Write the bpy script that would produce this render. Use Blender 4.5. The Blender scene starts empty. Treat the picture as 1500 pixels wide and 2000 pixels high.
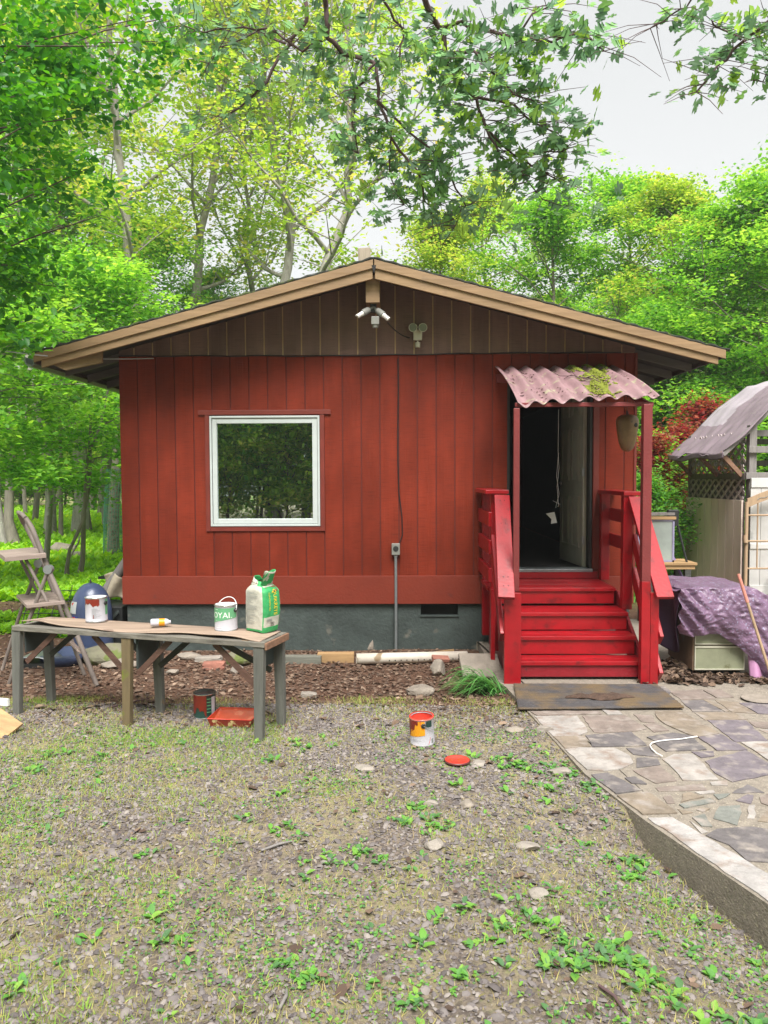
import bpy, math, random
import numpy as np
from mathutils import Vector, Matrix, noise as mnoise
R=math.radians
# ---------------------------------------------------------------- camera, world, sun, exposure
S=bpy.context.scene
COL=S.collection
CAM=np.array([.232,-8.393,1.83]); F=1500.
YAW,TILT,ROLL=.018,.0479,-.0045
def axes():
    cy,sy=math.cos(YAW),math.sin(YAW)
    f=np.array([-sy*math.cos(TILT),cy*math.cos(TILT),-math.sin(TILT)])
    r0=np.array([cy,sy,0.]); u0=np.cross(r0,f)
    r=r0*math.cos(ROLL)+u0*math.sin(ROLL); u=-r0*math.sin(ROLL)+u0*math.cos(ROLL)
    return r,u,f
AX=axes()
cd=bpy.data.cameras.new('camera'); cam=bpy.data.objects.new('camera',cd); COL.objects.link(cam)
r_,u_,f_=AX
cam.matrix_world=Matrix(((r_[0],u_[0],-f_[0],CAM[0]),(r_[1],u_[1],-f_[1],CAM[1]),(r_[2],u_[2],-f_[2],CAM[2]),(0,0,0,1)))
cd.sensor_fit='HORIZONTAL'; cd.sensor_width=36; cd.lens=36.; cd.clip_start=.05; cd.clip_end=600
S.camera=cam
SUN_EL,SUN_AZ=R(57),R(174)      # azimuth from +Y clockwise: the brightest sky is behind the photographer
w=bpy.data.worlds.new('World'); S.world=w; w.use_nodes=True
nt=w.node_tree; nt.nodes.clear()
out=nt.nodes.new('ShaderNodeOutputWorld'); sky=nt.nodes.new('ShaderNodeTexSky'); sky.sky_type='NISHITA'; sky.sun_disc=False
sky.sun_elevation=SUN_EL; sky.sun_rotation=SUN_AZ; sky.air_density=1; sky.dust_density=4
hs=nt.nodes.new('ShaderNodeHueSaturation'); hs.inputs['Saturation'].default_value=.12
b1=nt.nodes.new('ShaderNodeBackground'); b1.inputs['Strength'].default_value=.055
b2=nt.nodes.new('ShaderNodeBackground'); b2.inputs['Color'].default_value=(.985,1,.985,1); b2.inputs['Strength'].default_value=.21
ad=nt.nodes.new('ShaderNodeAddShader')
L=nt.links.new
L(sky.outputs[0],hs.inputs['Color']); L(hs.outputs[0],b1.inputs['Color']); L(b1.outputs[0],ad.inputs[0]); L(b2.outputs[0],ad.inputs[1]); L(ad.outputs[0],out.inputs[0])
sl=bpy.data.lights.new('sun','SUN'); sl.energy=2.9; sl.angle=R(32); sl.color=(1,.97,.93)
so=bpy.data.objects.new('sun',sl); COL.objects.link(so)
sd=Vector((math.sin(SUN_AZ)*math.cos(SUN_EL),math.cos(SUN_AZ)*math.cos(SUN_EL),math.sin(SUN_EL)))
so.rotation_euler=sd.to_track_quat('Z','Y').to_euler()
S.view_settings.view_transform='Standard'; S.view_settings.look='None'; S.view_settings.gamma=1; S.view_settings.exposure=1.25
S.render.engine='CYCLES'
S.cycles.max_bounces=8; S.cycles.transparent_max_bounces=12; S.cycles.use_denoising=True
random.seed(7); rng=np.random.default_rng(7)

# ---------------------------------------------------------------- helpers
def P(px,py,**k):
    """point of the place seen at photo pixel (px,py) on the plane x, y or z = value"""
    r,u,f=AX; d=f+r*(px-750)/F-u*(py-1000)/F
    a,v=list(k.items())[0]; i='xyz'.index(a); t=(v-CAM[i])/d[i]
    return Vector((CAM+d*t).tolist())
def V(*a): return Vector(a)
class MB:
    def __init__(s): s.v=[]; s.f=[]; s.m=[]; s.sm=[]
    def add(s,vs,fs,m=0,smooth=False):
        o=len(s.v); s.v+=[tuple(p) for p in vs]
        for f in fs: s.f.append(tuple(o+i for i in f)); s.m.append(m); s.sm.append(smooth)
        return s
    def box(s,a,b,m=0):
        x0,x1=sorted((a[0],b[0])); y0,y1=sorted((a[1],b[1])); z0,z1=sorted((a[2],b[2]))
        return s.add([(x0,y0,z0),(x1,y0,z0),(x1,y1,z0),(x0,y1,z0),(x0,y0,z1),(x1,y0,z1),(x1,y1,z1),(x0,y1,z1)],
          [(0,3,2,1),(4,5,6,7),(0,1,5,4),(1,2,6,5),(2,3,7,6),(3,0,4,7)],m)
    def bar(s,p,q,w,h,up=(0,0,1),m=0,w2=None,h2=None):
        """rectangular bar from p to q; w along the side direction, h along up"""
        p=Vector(p); q=Vector(q); d=(q-p).normalized(); up=Vector(up)
        sd=d.cross(up)
        if sd.length<1e-4: sd=d.cross(Vector((0,1,0)))
        sd.normalize(); u=sd.cross(d).normalized(); vs=[]
        for c,ww,hh in ((p,w,h),(q,w2 or w,h2 or h)):
            vs+=[c-sd*ww/2-u*hh/2,c+sd*ww/2-u*hh/2,c+sd*ww/2+u*hh/2,c-sd*ww/2+u*hh/2]
        return s.add(vs,[(0,1,2,3),(7,6,5,4),(0,4,5,1),(1,5,6,2),(2,6,7,3),(3,7,4,0)],m)
    def tube(s,pts,r,n=8,m=0,cap=True,smooth=True):
        pts=[Vector(p) for p in pts]; rs=r if hasattr(r,'__len__') else [r]*len(pts)
        vs=[]; fs=[]; ref=Vector((0.31,.12,.94))
        for i,p in enumerate(pts):
            t=(pts[min(i+1,len(pts)-1)]-pts[max(i-1,0)])
            if t.length<1e-9: t=Vector((0,0,1))
            t.normalize(); a=t.cross(ref)
            if a.length<.15: a=t.cross(Vector((1,0,0)))
            a.normalize(); b=t.cross(a)
            for k in range(n):
                an=2*math.pi*k/n; vs.append(p+(a*math.cos(an)+b*math.sin(an))*rs[i])
        for i in range(len(pts)-1):
            for k in range(n):
                k2=(k+1)%n; fs.append((i*n+k,i*n+k2,(i+1)*n+k2,(i+1)*n+k))
        s.add(vs,fs,m,smooth)
        if cap:
            s.add([vs[k] for k in range(n)],[tuple(range(n))[::-1]],m); s.add(vs[-n:],[tuple(range(n))],m)
        return s
    def lathe(s,prof,c=(0,0,0),n=32,m=0,smooth=True):
        vs=[];fs=[]
        for r,z in prof:
            for k in range(n):
                a=2*math.pi*k/n; vs.append((c[0]+r*math.cos(a),c[1]+r*math.sin(a),c[2]+z))
        for i in range(len(prof)-1):
            for k in range(n):
                k2=(k+1)%n; fs.append((i*n+k,i*n+k2,(i+1)*n+k2,(i+1)*n+k))
        return s.add(vs,fs,m,smooth)
    def prism(s,poly,z0,z1,m=0,axis='z'):
        n=len(poly)
        def mk(p,z): return {'z':(p[0],p[1],z),'y':(p[0],z,p[1]),'x':(z,p[0],p[1])}[axis]
        vs=[mk(p,z0) for p in poly]+[mk(p,z1) for p in poly]
        fs=[tuple(range(n))[::-1],tuple(range(n,2*n))]+[(i,(i+1)%n,n+(i+1)%n,n+i) for i in range(n)]
        return s.add(vs,fs,m)
    def grid(s,fn,nu,nv,m=0,smooth=True,mf=None):
        vs=[fn(i/nu,j/nv) for j in range(nv+1) for i in range(nu+1)]; fs=[]
        o=len(s.v); s.v+=[tuple(p) for p in vs]
        for j in range(nv):
            for i in range(nu):
                a=j*(nu+1)+i; s.f.append((o+a,o+a+1,o+a+nu+2,o+a+nu+1)); s.m.append(mf(i,j) if mf else m); s.sm.append(smooth)
        return s
    def build(s,name,mats,parent=None,bevel=0,fix=True,solid=0,loc=None):
        me=bpy.data.meshes.new(name); me.from_pydata(s.v,[],s.f)
        mats=mats if isinstance(mats,(list,tuple)) else [mats]
        for x in mats: me.materials.append(x)
        me.polygons.foreach_set('material_index',s.m); me.polygons.foreach_set('use_smooth',s.sm)
        if fix:
            import bmesh
            b=bmesh.new(); b.from_mesh(me); bmesh.ops.recalc_face_normals(b,faces=b.faces); b.to_mesh(me); b.free()
        o=bpy.data.objects.new(name,me); COL.objects.link(o)
        if parent: o.parent=parent
        if loc is not None: o.location=loc
        if solid: 
            md=o.modifiers.new('solid','SOLIDIFY'); md.thickness=solid; md.offset=0
        if bevel:
            md=o.modifiers.new('bevel','BEVEL'); md.width=bevel; md.segments=2; md.limit_method='ANGLE'; md.angle_limit=R(40)
        return o
def tag(o,label=None,cat=None,group=None,kind=None):
    if label: o['label']=label
    if cat: o['category']=cat
    if group: o['group']=group
    if kind: o['kind']=kind
    return o
def thing(name,label,cat,loc=(0,0,0),rz=0,group=None,rot=None):
    o=bpy.data.objects.new(name,None); COL.objects.link(o); o.location=loc; o.rotation_euler=rot or (0,0,rz); o.empty_display_size=.1
    return tag(o,label,cat,group)
def copy_tree(o,parent=None):
    c=o.copy(); COL.objects.link(c); c.parent=parent
    for ch in list(o.children): copy_tree(ch,c)
    return c
def npmesh(name,verts,faces_flat,nper,mat,parent=None,attr=None,smooth=False,matidx=None):
    """verts Nx3; faces_flat (M,nper)"""
    me=bpy.data.meshes.new(name); M=len(faces_flat)
    me.vertices.add(len(verts)); me.vertices.foreach_set('co',np.asarray(verts,dtype=np.float32).ravel())
    me.loops.add(M*nper); me.loops.foreach_set('vertex_index',np.asarray(faces_flat,dtype=np.int32).ravel())
    me.polygons.add(M); me.polygons.foreach_set('loop_start',np.arange(0,M*nper,nper,dtype=np.int32))
    try: me.polygons.foreach_set('loop_total',np.full(M,nper,dtype=np.int32))
    except Exception: pass
    for x in (mat if isinstance(mat,(list,tuple)) else [mat]): me.materials.append(x)
    if smooth: me.polygons.foreach_set('use_smooth',np.ones(M,dtype=bool))
    if attr is not None:
        a=me.attributes.new('tint','FLOAT','FACE'); a.data.foreach_set('value',np.asarray(attr,dtype=np.float32))
    me.update(calc_edges=True); me.validate()
    o=bpy.data.objects.new(name,me); COL.objects.link(o)
    if parent: o.parent=parent
    return o
def rotm(n,rg=rng,tilt=None):
    """n random rotation matrices; tilt = max lean of local z from world z"""
    az=rg.uniform(0,2*np.pi,n); ti=rg.uniform(0,np.pi if tilt is None else tilt,n); sp=rg.uniform(0,2*np.pi,n)
    def Rz(a):
        c,s=np.cos(a),np.sin(a); m=np.zeros((len(a),3,3)); m[:,0,0]=c;m[:,0,1]=-s;m[:,1,0]=s;m[:,1,1]=c;m[:,2,2]=1; return m
    def Rx(a):
        c,s=np.cos(a),np.sin(a); m=np.zeros((len(a),3,3)); m[:,0,0]=1;m[:,1,1]=c;m[:,1,2]=-s;m[:,2,1]=s;m[:,2,2]=c; return m
    return Rz(az)@Rx(ti)@Rz(sp)
def scatter(name,shape_v,shape_f,pos,rots,scale,mat,attr=None,parent=None,smooth=False):
    """one mesh of many small pieces; shape_v Kx3, shape_f MxN"""
    shape_v=np.asarray(shape_v,float); shape_f=np.asarray(shape_f,int); n=len(pos); K=len(shape_v)
    sc=np.asarray(scale,float)
    sv=shape_v[None]*(sc[:,None,None] if sc.ndim==1 else sc[:,None,:])
    v=np.einsum('nij,nkj->nki',rots,sv)+np.asarray(pos)[:,None]
    f=shape_f[None]+(np.arange(n)*K)[:,None,None]
    at=None if attr is None else np.repeat(attr,len(shape_f))
    return npmesh(name,v.reshape(-1,3),f.reshape(-1,shape_f.shape[1]),shape_f.shape[1],mat,parent,at,smooth)
def sn(x,y,s=1.,seed=0.):
    """smooth pseudo noise, about -1..1"""
    x=np.asarray(x)*s+seed*1.7; y=np.asarray(y)*s-seed*2.3
    return (np.sin(x*1.0+2.1*np.sin(y*.7+seed))+np.sin(y*1.3+1.7*np.sin(x*.9+1.3*seed))+np.sin((x+y)*1.9+2.*np.sin((x-y)*1.1))*.6+np.sin((x-2*y)*2.7+seed)*.4)/3.

# ---------------------------------------------------------------- materials
def nodes(name):
    m=bpy.data.materials.new(name); m.use_nodes=True; t=m.node_tree; b=t.nodes['Principled BSDF']
    return m,t,b
def lerp(a,b,t): return tuple(a[i]+(b[i]-a[i])*t for i in range(3))
def mat(name,col,rough=.6,var=.25,scale=6.,bump=.0,bscale=40.,metal=0.,col2=None,stretch=(1,1,1),spec=.5,fine=0.,spots=None,coat=0):
    m,t,b=nodes(name); N=t.nodes.new; l=t.links.new
    tc=N('ShaderNodeTexCoord'); mp=N('ShaderNodeMapping'); mp.inputs['Scale'].default_value=stretch; l(tc.outputs['Object'],mp.inputs[0])
    n1=N('ShaderNodeTexNoise'); n1.inputs['Scale'].default_value=scale; n1.inputs['Detail'].default_value=6; n1.inputs['Roughness'].default_value=.65; l(mp.outputs[0],n1.inputs[0])
    rp=N('ShaderNodeValToRGB'); rp.color_ramp.elements[0].position=.3; rp.color_ramp.elements[1].position=.7
    c2=col2 or tuple(c*(1-var) for c in col); c1=tuple(min(1,c*(1+var*.6)) for c in col) if col2 is None else col
    rp.color_ramp.elements[0].color=(*c2,1); rp.color_ramp.elements[1].color=(*c1,1); l(n1.outputs[0],rp.inputs[0])
    src=rp.outputs[0]
    if spots:   # (colour, scale, threshold, width)
        n3=N('ShaderNodeTexNoise'); n3.inputs['Scale'].default_value=spots[1]; n3.inputs['Detail'].default_value=5; l(tc.outputs['Object'],n3.inputs[0])
        r3=N('ShaderNodeValToRGB'); r3.color_ramp.elements[0].position=spots[2]; r3.color_ramp.elements[1].position=spots[2]+(spots[3] if len(spots)>3 else .06)
        r3.color_ramp.elements[0].color=(0,0,0,1); r3.color_ramp.elements[1].color=(1,1,1,1); l(n3.outputs[0],r3.inputs[0])
        mx=N('ShaderNodeMix'); mx.data_type='RGBA'; l(r3.outputs[0],mx.inputs[0]); l(src,mx.inputs[6]); mx.inputs[7].default_value=(*spots[0],1); src=mx.outputs[2]
    l(src,b.inputs['Base Color'])
    b.inputs['Roughness'].default_value=rough; b.inputs['Metallic'].default_value=metal; b.inputs['Specular IOR Level'].default_value=spec
    if coat: b.inputs['Coat Weight'].default_value=coat; b.inputs['Coat Roughness'].default_value=.2
    if bump:
        n2=N('ShaderNodeTexNoise'); n2.inputs['Scale'].default_value=bscale; n2.inputs['Detail'].default_value=8; l(mp.outputs[0],n2.inputs[0])
        bp=N('ShaderNodeBump'); bp.inputs['Strength'].default_value=bump; bp.inputs['Distance'].default_value=.01; l(n2.outputs[0],bp.inputs['Height']); l(bp.outputs[0],b.inputs['Normal'])
    return m
def wood(name,col,axis='x',var=.35,rough=.7,bump=.5,gs=14,spots=None,col2=None):
    st={'x':(.12,1.3,1.3),'y':(1.3,.12,1.3),'z':(1.3,1.3,.12)}[axis]
    return mat(name,col,rough,var,gs,bump,gs*3,stretch=st,spots=spots,col2=col2)
def leafmat(name,cols,trans=.56,rough=.55):
    m,t,b=nodes(name); N=t.nodes.new; l=t.links.new
    at=N('ShaderNodeAttribute'); at.attribute_name='tint'; rp=N('ShaderNodeValToRGB')
    e=rp.color_ramp.elements
    while len(e)<len(cols): e.new(.5)
    for i,c in enumerate(cols): e[i].position=i/(len(cols)-1); e[i].color=(*c,1)
    l(at.outputs['Fac'],rp.inputs[0]); l(rp.outputs[0],b.inputs['Base Color']); b.inputs['Roughness'].default_value=rough; b.inputs['Specular IOR Level'].default_value=.35
    tr=N('ShaderNodeBsdfTranslucent'); hs=N('ShaderNodeHueSaturation'); hs.inputs['Hue'].default_value=.485; hs.inputs['Saturation'].default_value=1.1; hs.inputs['Value'].default_value=1.6
    l(rp.outputs[0],hs.inputs['Color']); l(hs.outputs[0],tr.inputs[0])
    mx=N('ShaderNodeMixShader'); mx.inputs[0].default_value=trans; l(b.outputs[0],mx.inputs[1]); l(tr.outputs[0],mx.inputs[2]); l(mx.outputs[0],t.nodes['Material Output'].inputs[0])
    return m
def rampmat(name,cols,rough=.8,const=False):
    m,t,b=nodes(name); N=t.nodes.new; l=t.links.new
    at=N('ShaderNodeAttribute'); at.attribute_name='tint'; rp=N('ShaderNodeValToRGB'); e=rp.color_ramp.elements
    while len(e)<len(cols): e.new(.5)
    for i,c in enumerate(cols): e[i].position=i/(len(cols)-1); e[i].color=(*c,1)
    l(at.outputs['Fac'],rp.inputs[0]); l(rp.outputs[0],b.inputs['Base Color']); b.inputs['Roughness'].default_value=rough
    b.inputs['Specular IOR Level'].default_value=.25
    return m
def siding_mat(name,col,rough=.5):
    """rough-sawn painted plywood: short horizontal saw lines and slow colour drift"""
    m,t,b=nodes(name); N=t.nodes.new; l=t.links.new
    tc=N('ShaderNodeTexCoord')
    n1=N('ShaderNodeTexNoise'); n1.inputs['Scale'].default_value=1.6; n1.inputs['Detail'].default_value=7; l(tc.outputs['Object'],n1.inputs[0])
    mp=N('ShaderNodeMapping'); mp.inputs['Scale'].default_value=(7,7,120); l(tc.outputs['Object'],mp.inputs[0])
    n2=N('ShaderNodeTexNoise'); n2.inputs['Scale'].default_value=1.; n2.inputs['Detail'].default_value=4; l(mp.outputs[0],n2.inputs[0])
    mp2=N('ShaderNodeMapping'); mp2.inputs['Scale'].default_value=(60,60,1.5); l(tc.outputs['Object'],mp2.inputs[0])
    n3=N('ShaderNodeTexNoise'); n3.inputs['Scale'].default_value=1.; n3.inputs['Detail'].default_value=4; l(mp2.outputs[0],n3.inputs[0])
    r=N('ShaderNodeValToRGB'); r.color_ramp.elements[0].position=.3; r.color_ramp.elements[1].position=.72
    r.color_ramp.elements[0].color=(*[c*.78 for c in col],1); r.color_ramp.elements[1].color=(*[min(1,c*1.18+.004) for c in col],1); l(n1.outputs[0],r.inputs[0])
    r2=N('ShaderNodeValToRGB'); r2.color_ramp.elements[0].position=.32; r2.color_ramp.elements[1].position=.5; r2.color_ramp.elements[0].color=(.74,.74,.74,1); r2.color_ramp.elements[1].color=(1,1,1,1); l(n2.outputs[0],r2.inputs[0])
    mx=N('ShaderNodeMix'); mx.data_type='RGBA'; mx.blend_type='MULTIPLY'; mx.inputs[0].default_value=.9; l(r.outputs[0],mx.inputs[6]); l(r2.outputs[0],mx.inputs[7])
    sx=N('ShaderNodeSeparateXYZ'); l(tc.outputs['Object'],sx.inputs[0]); m1=N('ShaderNodeMath'); m1.operation='MULTIPLY_ADD'; m1.inputs[1].default_value=1/.2032; m1.inputs[2].default_value=12.798; l(sx.outputs[0],m1.inputs[0])
    fl_=N('ShaderNodeMath'); fl_.operation='FLOOR'; l(m1.outputs[0],fl_.inputs[0]); wn=N('ShaderNodeTexWhiteNoise'); wn.noise_dimensions='1D'; l(fl_.outputs[0],wn.inputs['W'])
    mr=N('ShaderNodeMapRange'); mr.inputs['To Min'].default_value=.86; mr.inputs['To Max'].default_value=1.08; l(wn.outputs['Value'],mr.inputs[0])
    n5=N('ShaderNodeTexNoise'); n5.inputs['Scale'].default_value=5; n5.inputs['Detail'].default_value=5; mp5=N('ShaderNodeMapping'); mp5.inputs['Scale'].default_value=(1.5,1,.35); l(tc.outputs['Object'],mp5.inputs[0]); l(mp5.outputs[0],n5.inputs[0])
    m5=N('ShaderNodeMapRange'); m5.inputs['From Min'].default_value=.3; m5.inputs['From Max'].default_value=.7; m5.inputs['To Min'].default_value=.84; m5.inputs['To Max'].default_value=1.12; l(n5.outputs[0],m5.inputs[0])
    mm=N('ShaderNodeMath'); mm.operation='MULTIPLY'; l(mr.outputs[0],mm.inputs[0]); l(m5.outputs[0],mm.inputs[1])
    vm=N('ShaderNodeVectorMath'); vm.operation='SCALE'; l(mx.outputs[2],vm.inputs[0]); l(mm.outputs[0],vm.inputs['Scale']); l(vm.outputs[0],b.inputs['Base Color'])
    sm=N('ShaderNodeMath'); sm.operation='ADD'; l(n2.outputs[0],sm.inputs[0]); l(n3.outputs[0],sm.inputs[1])
    bp=N('ShaderNodeBump'); bp.inputs['Strength'].default_value=.55; bp.inputs['Distance'].default_value=.004; l(sm.outputs[0],bp.inputs['Height']); l(bp.outputs[0],b.inputs['Normal'])
    b.inputs['Roughness'].default_value=rough; b.inputs['Specular IOR Level'].default_value=.2
    return m
M=dict(
 red=siding_mat('siding_red',(.18,.020,.006),.62), redgroove=mat('groove_red',(.11,.014,.008),.7),
 trimred=mat('trim_red',(.165,.024,.015),.5,.2,5,.25,60), skirt=mat('skirt_red',(.18,.020,.006),.62,.15,2,.3,50,spots=((.13,.02,.012),7,.68)),
 gable=siding_mat('gable_brown',(.19,.112,.092)), tangroove=mat('groove_tan',(.50,.34,.18),.7),
 fascia=wood('fascia_tan',(.27,.17,.085),'x',.3,.65,.35,9,spots=((.19,.12,.065),5,.60,.15)),
 soffit=mat('soffit_dark',(.028,.022,.02),.8,.3), rafter=wood('rafter_grey',(.10,.085,.08),'x',.3),
 shingle=mat('shingle_moss',(.03,.033,.026),.95,.4,14,.9,70,spots=((.06,.075,.02),9,.56)),
 found=mat('foundation_paint',(.052,.068,.063),.8,.45,2.2,.7,30,spots=((.16,.15,.125),5,.64,.12)),
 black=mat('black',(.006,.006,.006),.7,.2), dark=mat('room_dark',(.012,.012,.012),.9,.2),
 white=mat('white_vinyl',(.50,.54,.53),.35,.06,8), whitem=mat('white_metal',(.74,.75,.74),.3,.05,20),
 paint=mat('step_paint',(.32,.0036,.009),.34,.22,5,.12,45,spots=((.14,.005,.007),9,.56,.16),spec=.5,coat=.12),
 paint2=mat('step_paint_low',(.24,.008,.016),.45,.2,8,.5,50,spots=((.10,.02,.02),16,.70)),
 post=mat('post_red',(.19,.028,.028),.5,.15,6,.3,60), 
 concrete=mat('concrete',(.25,.215,.175),.9,.3,18,.8,90,spots=((.36,.31,.24),60,.6)),
 conduit=mat('conduit_grey',(.28,.31,.32),.35,.15,20,metal=.5), greyp=mat('grey_plastic',(.20,.20,.18),.5,.1), cream=mat('cream_plastic',(.5,.48,.38),.45,.1),
 bench=wood('bench_wood',(.17,.155,.13),'x',.45,.75,.6,12,spots=((.27,.17,.09),6,.66)),
 benchleg=wood('bench_leg',(.125,.125,.11),'z',.4,.75,.5,12,spots=((.2,.13,.07),5,.68)),
 benchlegm=wood('bench_leg_moss',(.15,.11,.055),'z',.4,.75,.5,12,spots=((.13,.14,.02),5,.55)),
 gusset=mat('gusset',(.035,.045,.042),.8,.3,6), brace=wood('brace_rust',(.10,.05,.035),'x',.4), braced=wood('brace_dark',(.05,.05,.045),'x',.4),
 ply=wood('old_plywood',(.33,.24,.18),'x',.45,.75,.5,7,spots=((.19,.13,.1),4,.6)),
 ladder=wood('ladder_wood',(.20,.165,.145),'z',.4,.6,.4,12), ladstep=wood('ladder_step',(.30,.23,.20),'x',.35,.7,.4,12),
 tin=mat('tin',(.55,.56,.57),.25,.1,30,metal=.85), canwhite=mat('can_white',(.46,.45,.49),.4,.06,9), cangreen=mat('can_green',(.12,.34,.17),.4,.08,9),
 candk=mat('can_dark_green',(.012,.045,.035),.4,.3,9), orange=mat('label_orange',(.72,.30,.012),.4,.1), drip=mat('drip_red',(.20,.022,.012),.35,.25,20),
 lidred=mat('lid_red',(.60,.055,.035),.3,.15,12), trayin=mat('tray_paint',(.50,.065,.02),.3,.25,10,spots=((.6,.16,.08),14,.6)), trayout=mat('tray_streaked',(.22,.03,.018),.45,.3,8,stretch=(1,1,.15),spots=((.55,.42,.2),28,.56)),
 txt=mat('print_black',(.02,.02,.02),.5,.1), txtg=mat('print_grey',(.22,.23,.22),.5,.1),txtw=mat('print_white',(.8,.82,.78),.4,.05), txty=mat('print_yellow',(.80,.56,.02),.5,.05),
 bagw=mat('bag_paper',(.50,.48,.41),.75,.15,9,.6,22), bagg=mat('bag_green',(.035,.33,.10),.6,.2,10,.6,22), bagb=mat('bag_brown',(.16,.075,.04),.8,.3),
 bottle=mat('bottle_plastic',(.55,.54,.6),.15,.1,14), tub=mat('tub_blue',(.05,.07,.14),.3,.25,5,.1,20,spots=((.3,.32,.4),6,.72)),
 gourd=mat('gourd',(.22,.13,.055),.45,.4,9,.2,40,col2=(.11,.065,.03),spots=((.09,.06,.03),16,.62)),
 awn=mat('awning_sheet',(.29,.175,.185),.45,.3,5,.2,30,stretch=(3,.5,1),spots=((.33,.30,.2),11,.60)), moss=mat('moss',(.20,.23,.022),.95,.45,40,1,120),
 door=mat('door_white',(.33,.33,.27),.5,.15,5), doorsh=mat('door_edge',(.30,.30,.25),.6,.15),
 stone=mat('grey_stone',(.27,.23,.19),.85,.3,7,.8,24), stone2=mat('pale_stone',(.29,.255,.22),.85,.25,7,.8,24), brick=mat('old_brick',(.33,.14,.10),.9,.3,9,.7,40), mossrock=mat('mossy_rock',(.19,.18,.12),.9,.35,5,.9,20,spots=((.12,.15,.04),5,.52)),
 pvc=mat('pvc_pipe',(.60,.54,.46),.5,.2,5,.1,20,spots=((.3,.22,.14),7,.62)), lumber=wood('lumber',(.42,.26,.12),'x',.35,.7,.3), greylum=wood('grey_lumber',(.17,.17,.14),'x',.35,.8,.5),
 bark=mat('bark',(.22,.19,.16),.95,.35,6,1,18,stretch=(2,2,.5)), barkg=mat('bark_grey',(.32,.295,.265),.95,.35,6,1,14,stretch=(2,2,.6),spots=((.38,.37,.33),7,.6)), barkl=mat('bark_pale',(.32,.28,.23),.95,.4,9,1,18,spots=((.14,.12,.09),11,.56)),
 twig=mat('twig',(.11,.065,.065),.85,.3), mat=mat('doormat',(.075,.068,.07),.95,.35,9,.9,110,spots=((.14,.095,.05),4,.42,.2)),
 tarp=mat('tarp_purple',(.17,.10,.165),.42,.35,4,1.0,26,spots=((.27,.26,.38),60,.60)), tarpdk=mat('tarp_dark',(.05,.03,.06),.5,.3),
 cabinet=mat('cabinet_face',(.25,.26,.17),.5,.2,6,.1,30,spots=((.15,.15,.08),8,.62)), cabside=mat('cabinet_side',(.30,.20,.13),.7,.25,4,.2,20,spots=((.33,.30,.22),4,.6)),
 canopy=mat('canopy_fabric',(.215,.165,.19),.8,.25,3,.3,30), canopy2=mat('canopy_pale',(.34,.30,.33),.8,.15,3,.3,30), lattice=wood('lattice',(.52,.44,.42),'z',.3), panel=mat('panel_pinkish',(.80,.66,.58),.7,.18,3,.3,20,stretch=(1,1,.3)), panelgap=mat('panel_gap',(.14,.09,.07),.8),
 vinyl=mat('fence_vinyl',(.58,.57,.55),.5,.15,3,.1,20,spots=((.36,.36,.34),2.5,.6)), greyw=wood('grey_wood',(.22,.20,.19),'z',.3), rustw=wood('rust_wood',(.24,.13,.08),'x',.3),
 headb=wood('headboard_wood',(.38,.26,.16),'z',.2), galv=mat('galvanised',(.33,.35,.36),.4,.15,metal=.6), galvg=mat('netting_green',(.10,.33,.22),.6,.2), tankg=mat('tank_glass',(.32,.36,.33),.3,.2,4), tankf=mat('tank_frame',(.30,.28,.42),.5,.15), purple=mat('purple_pole',(.20,.13,.32),.4,.1),
 pink=mat('handle_pink',(.55,.22,.17),.45,.2,9), wire=mat('cable_black',(.01,.01,.012),.5), wirep=mat('cable_pale',(.45,.45,.47),.5), lens=mat('lens',(.20,.21,.16),.12,.1), bulb=mat('bulb_white',(.8,.78,.76),.3,.05),
 steel=mat('black_steel',(.02,.022,.022),.5,.3), cloth=mat('beige_cloth',(.42,.36,.27),.85,.2,7,.5,20), redlt=mat('sticker_red',(.5,.04,.03),.5), sticker=mat('sticker_grey',(.42,.44,.43),.5,.1,30), bluel=mat('tape_blue',(.03,.05,.2),.5), chim=wood('ridge_block',(.34,.28,.21),'z',.25),
 bonewhite=mat('cord_white',(.78,.76,.74),.5,.05), leafdk=mat('dead_leaf_dark',(.07,.04,.028),.9,.4),
)
LF=dict(
 bright=leafmat('leaves_bright',[(.06,.20,.035),(.14,.35,.05),(.24,.48,.07),(.38,.56,.10)]),
 yellow=leafmat('leaves_yellow_green',[(.12,.25,.04),(.24,.40,.06),(.36,.50,.08),(.55,.48,.12)]),
 mid=leafmat('leaves_mid',[(.06,.19,.045),(.10,.29,.05),(.16,.39,.06),(.27,.48,.07)]),
 dark=leafmat('leaves_near',[(.025,.11,.025),(.045,.19,.028),(.085,.29,.03),(.16,.38,.035)],.45,.40),
 oak=leafmat('leaves_oak',[(.12,.21,.13),(.17,.30,.16),(.18,.36,.12),(.32,.50,.09)],.62,.5),
 redl=leafmat('leaves_red',[(.16,.03,.03),(.25,.05,.04),(.35,.12,.06),(.22,.25,.06)]),
 fern=leafmat('ferns',[(.17,.38,.02),(.28,.55,.03),(.40,.66,.05),(.56,.68,.08)],.45),
 weed=leafmat('weeds',[(.09,.19,.08),(.11,.27,.07),(.13,.34,.05),(.24,.42,.07)],.3),
 grass=leafmat('grass_blades',[(.50,.40,.20),(.42,.40,.13),(.24,.42,.06),(.14,.36,.05)],.3,.7),
 lily=leafmat('strap_leaves',[(.07,.19,.05),(.08,.26,.06),(.13,.34,.08),(.28,.42,.16)],.3,.4),
)
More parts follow.
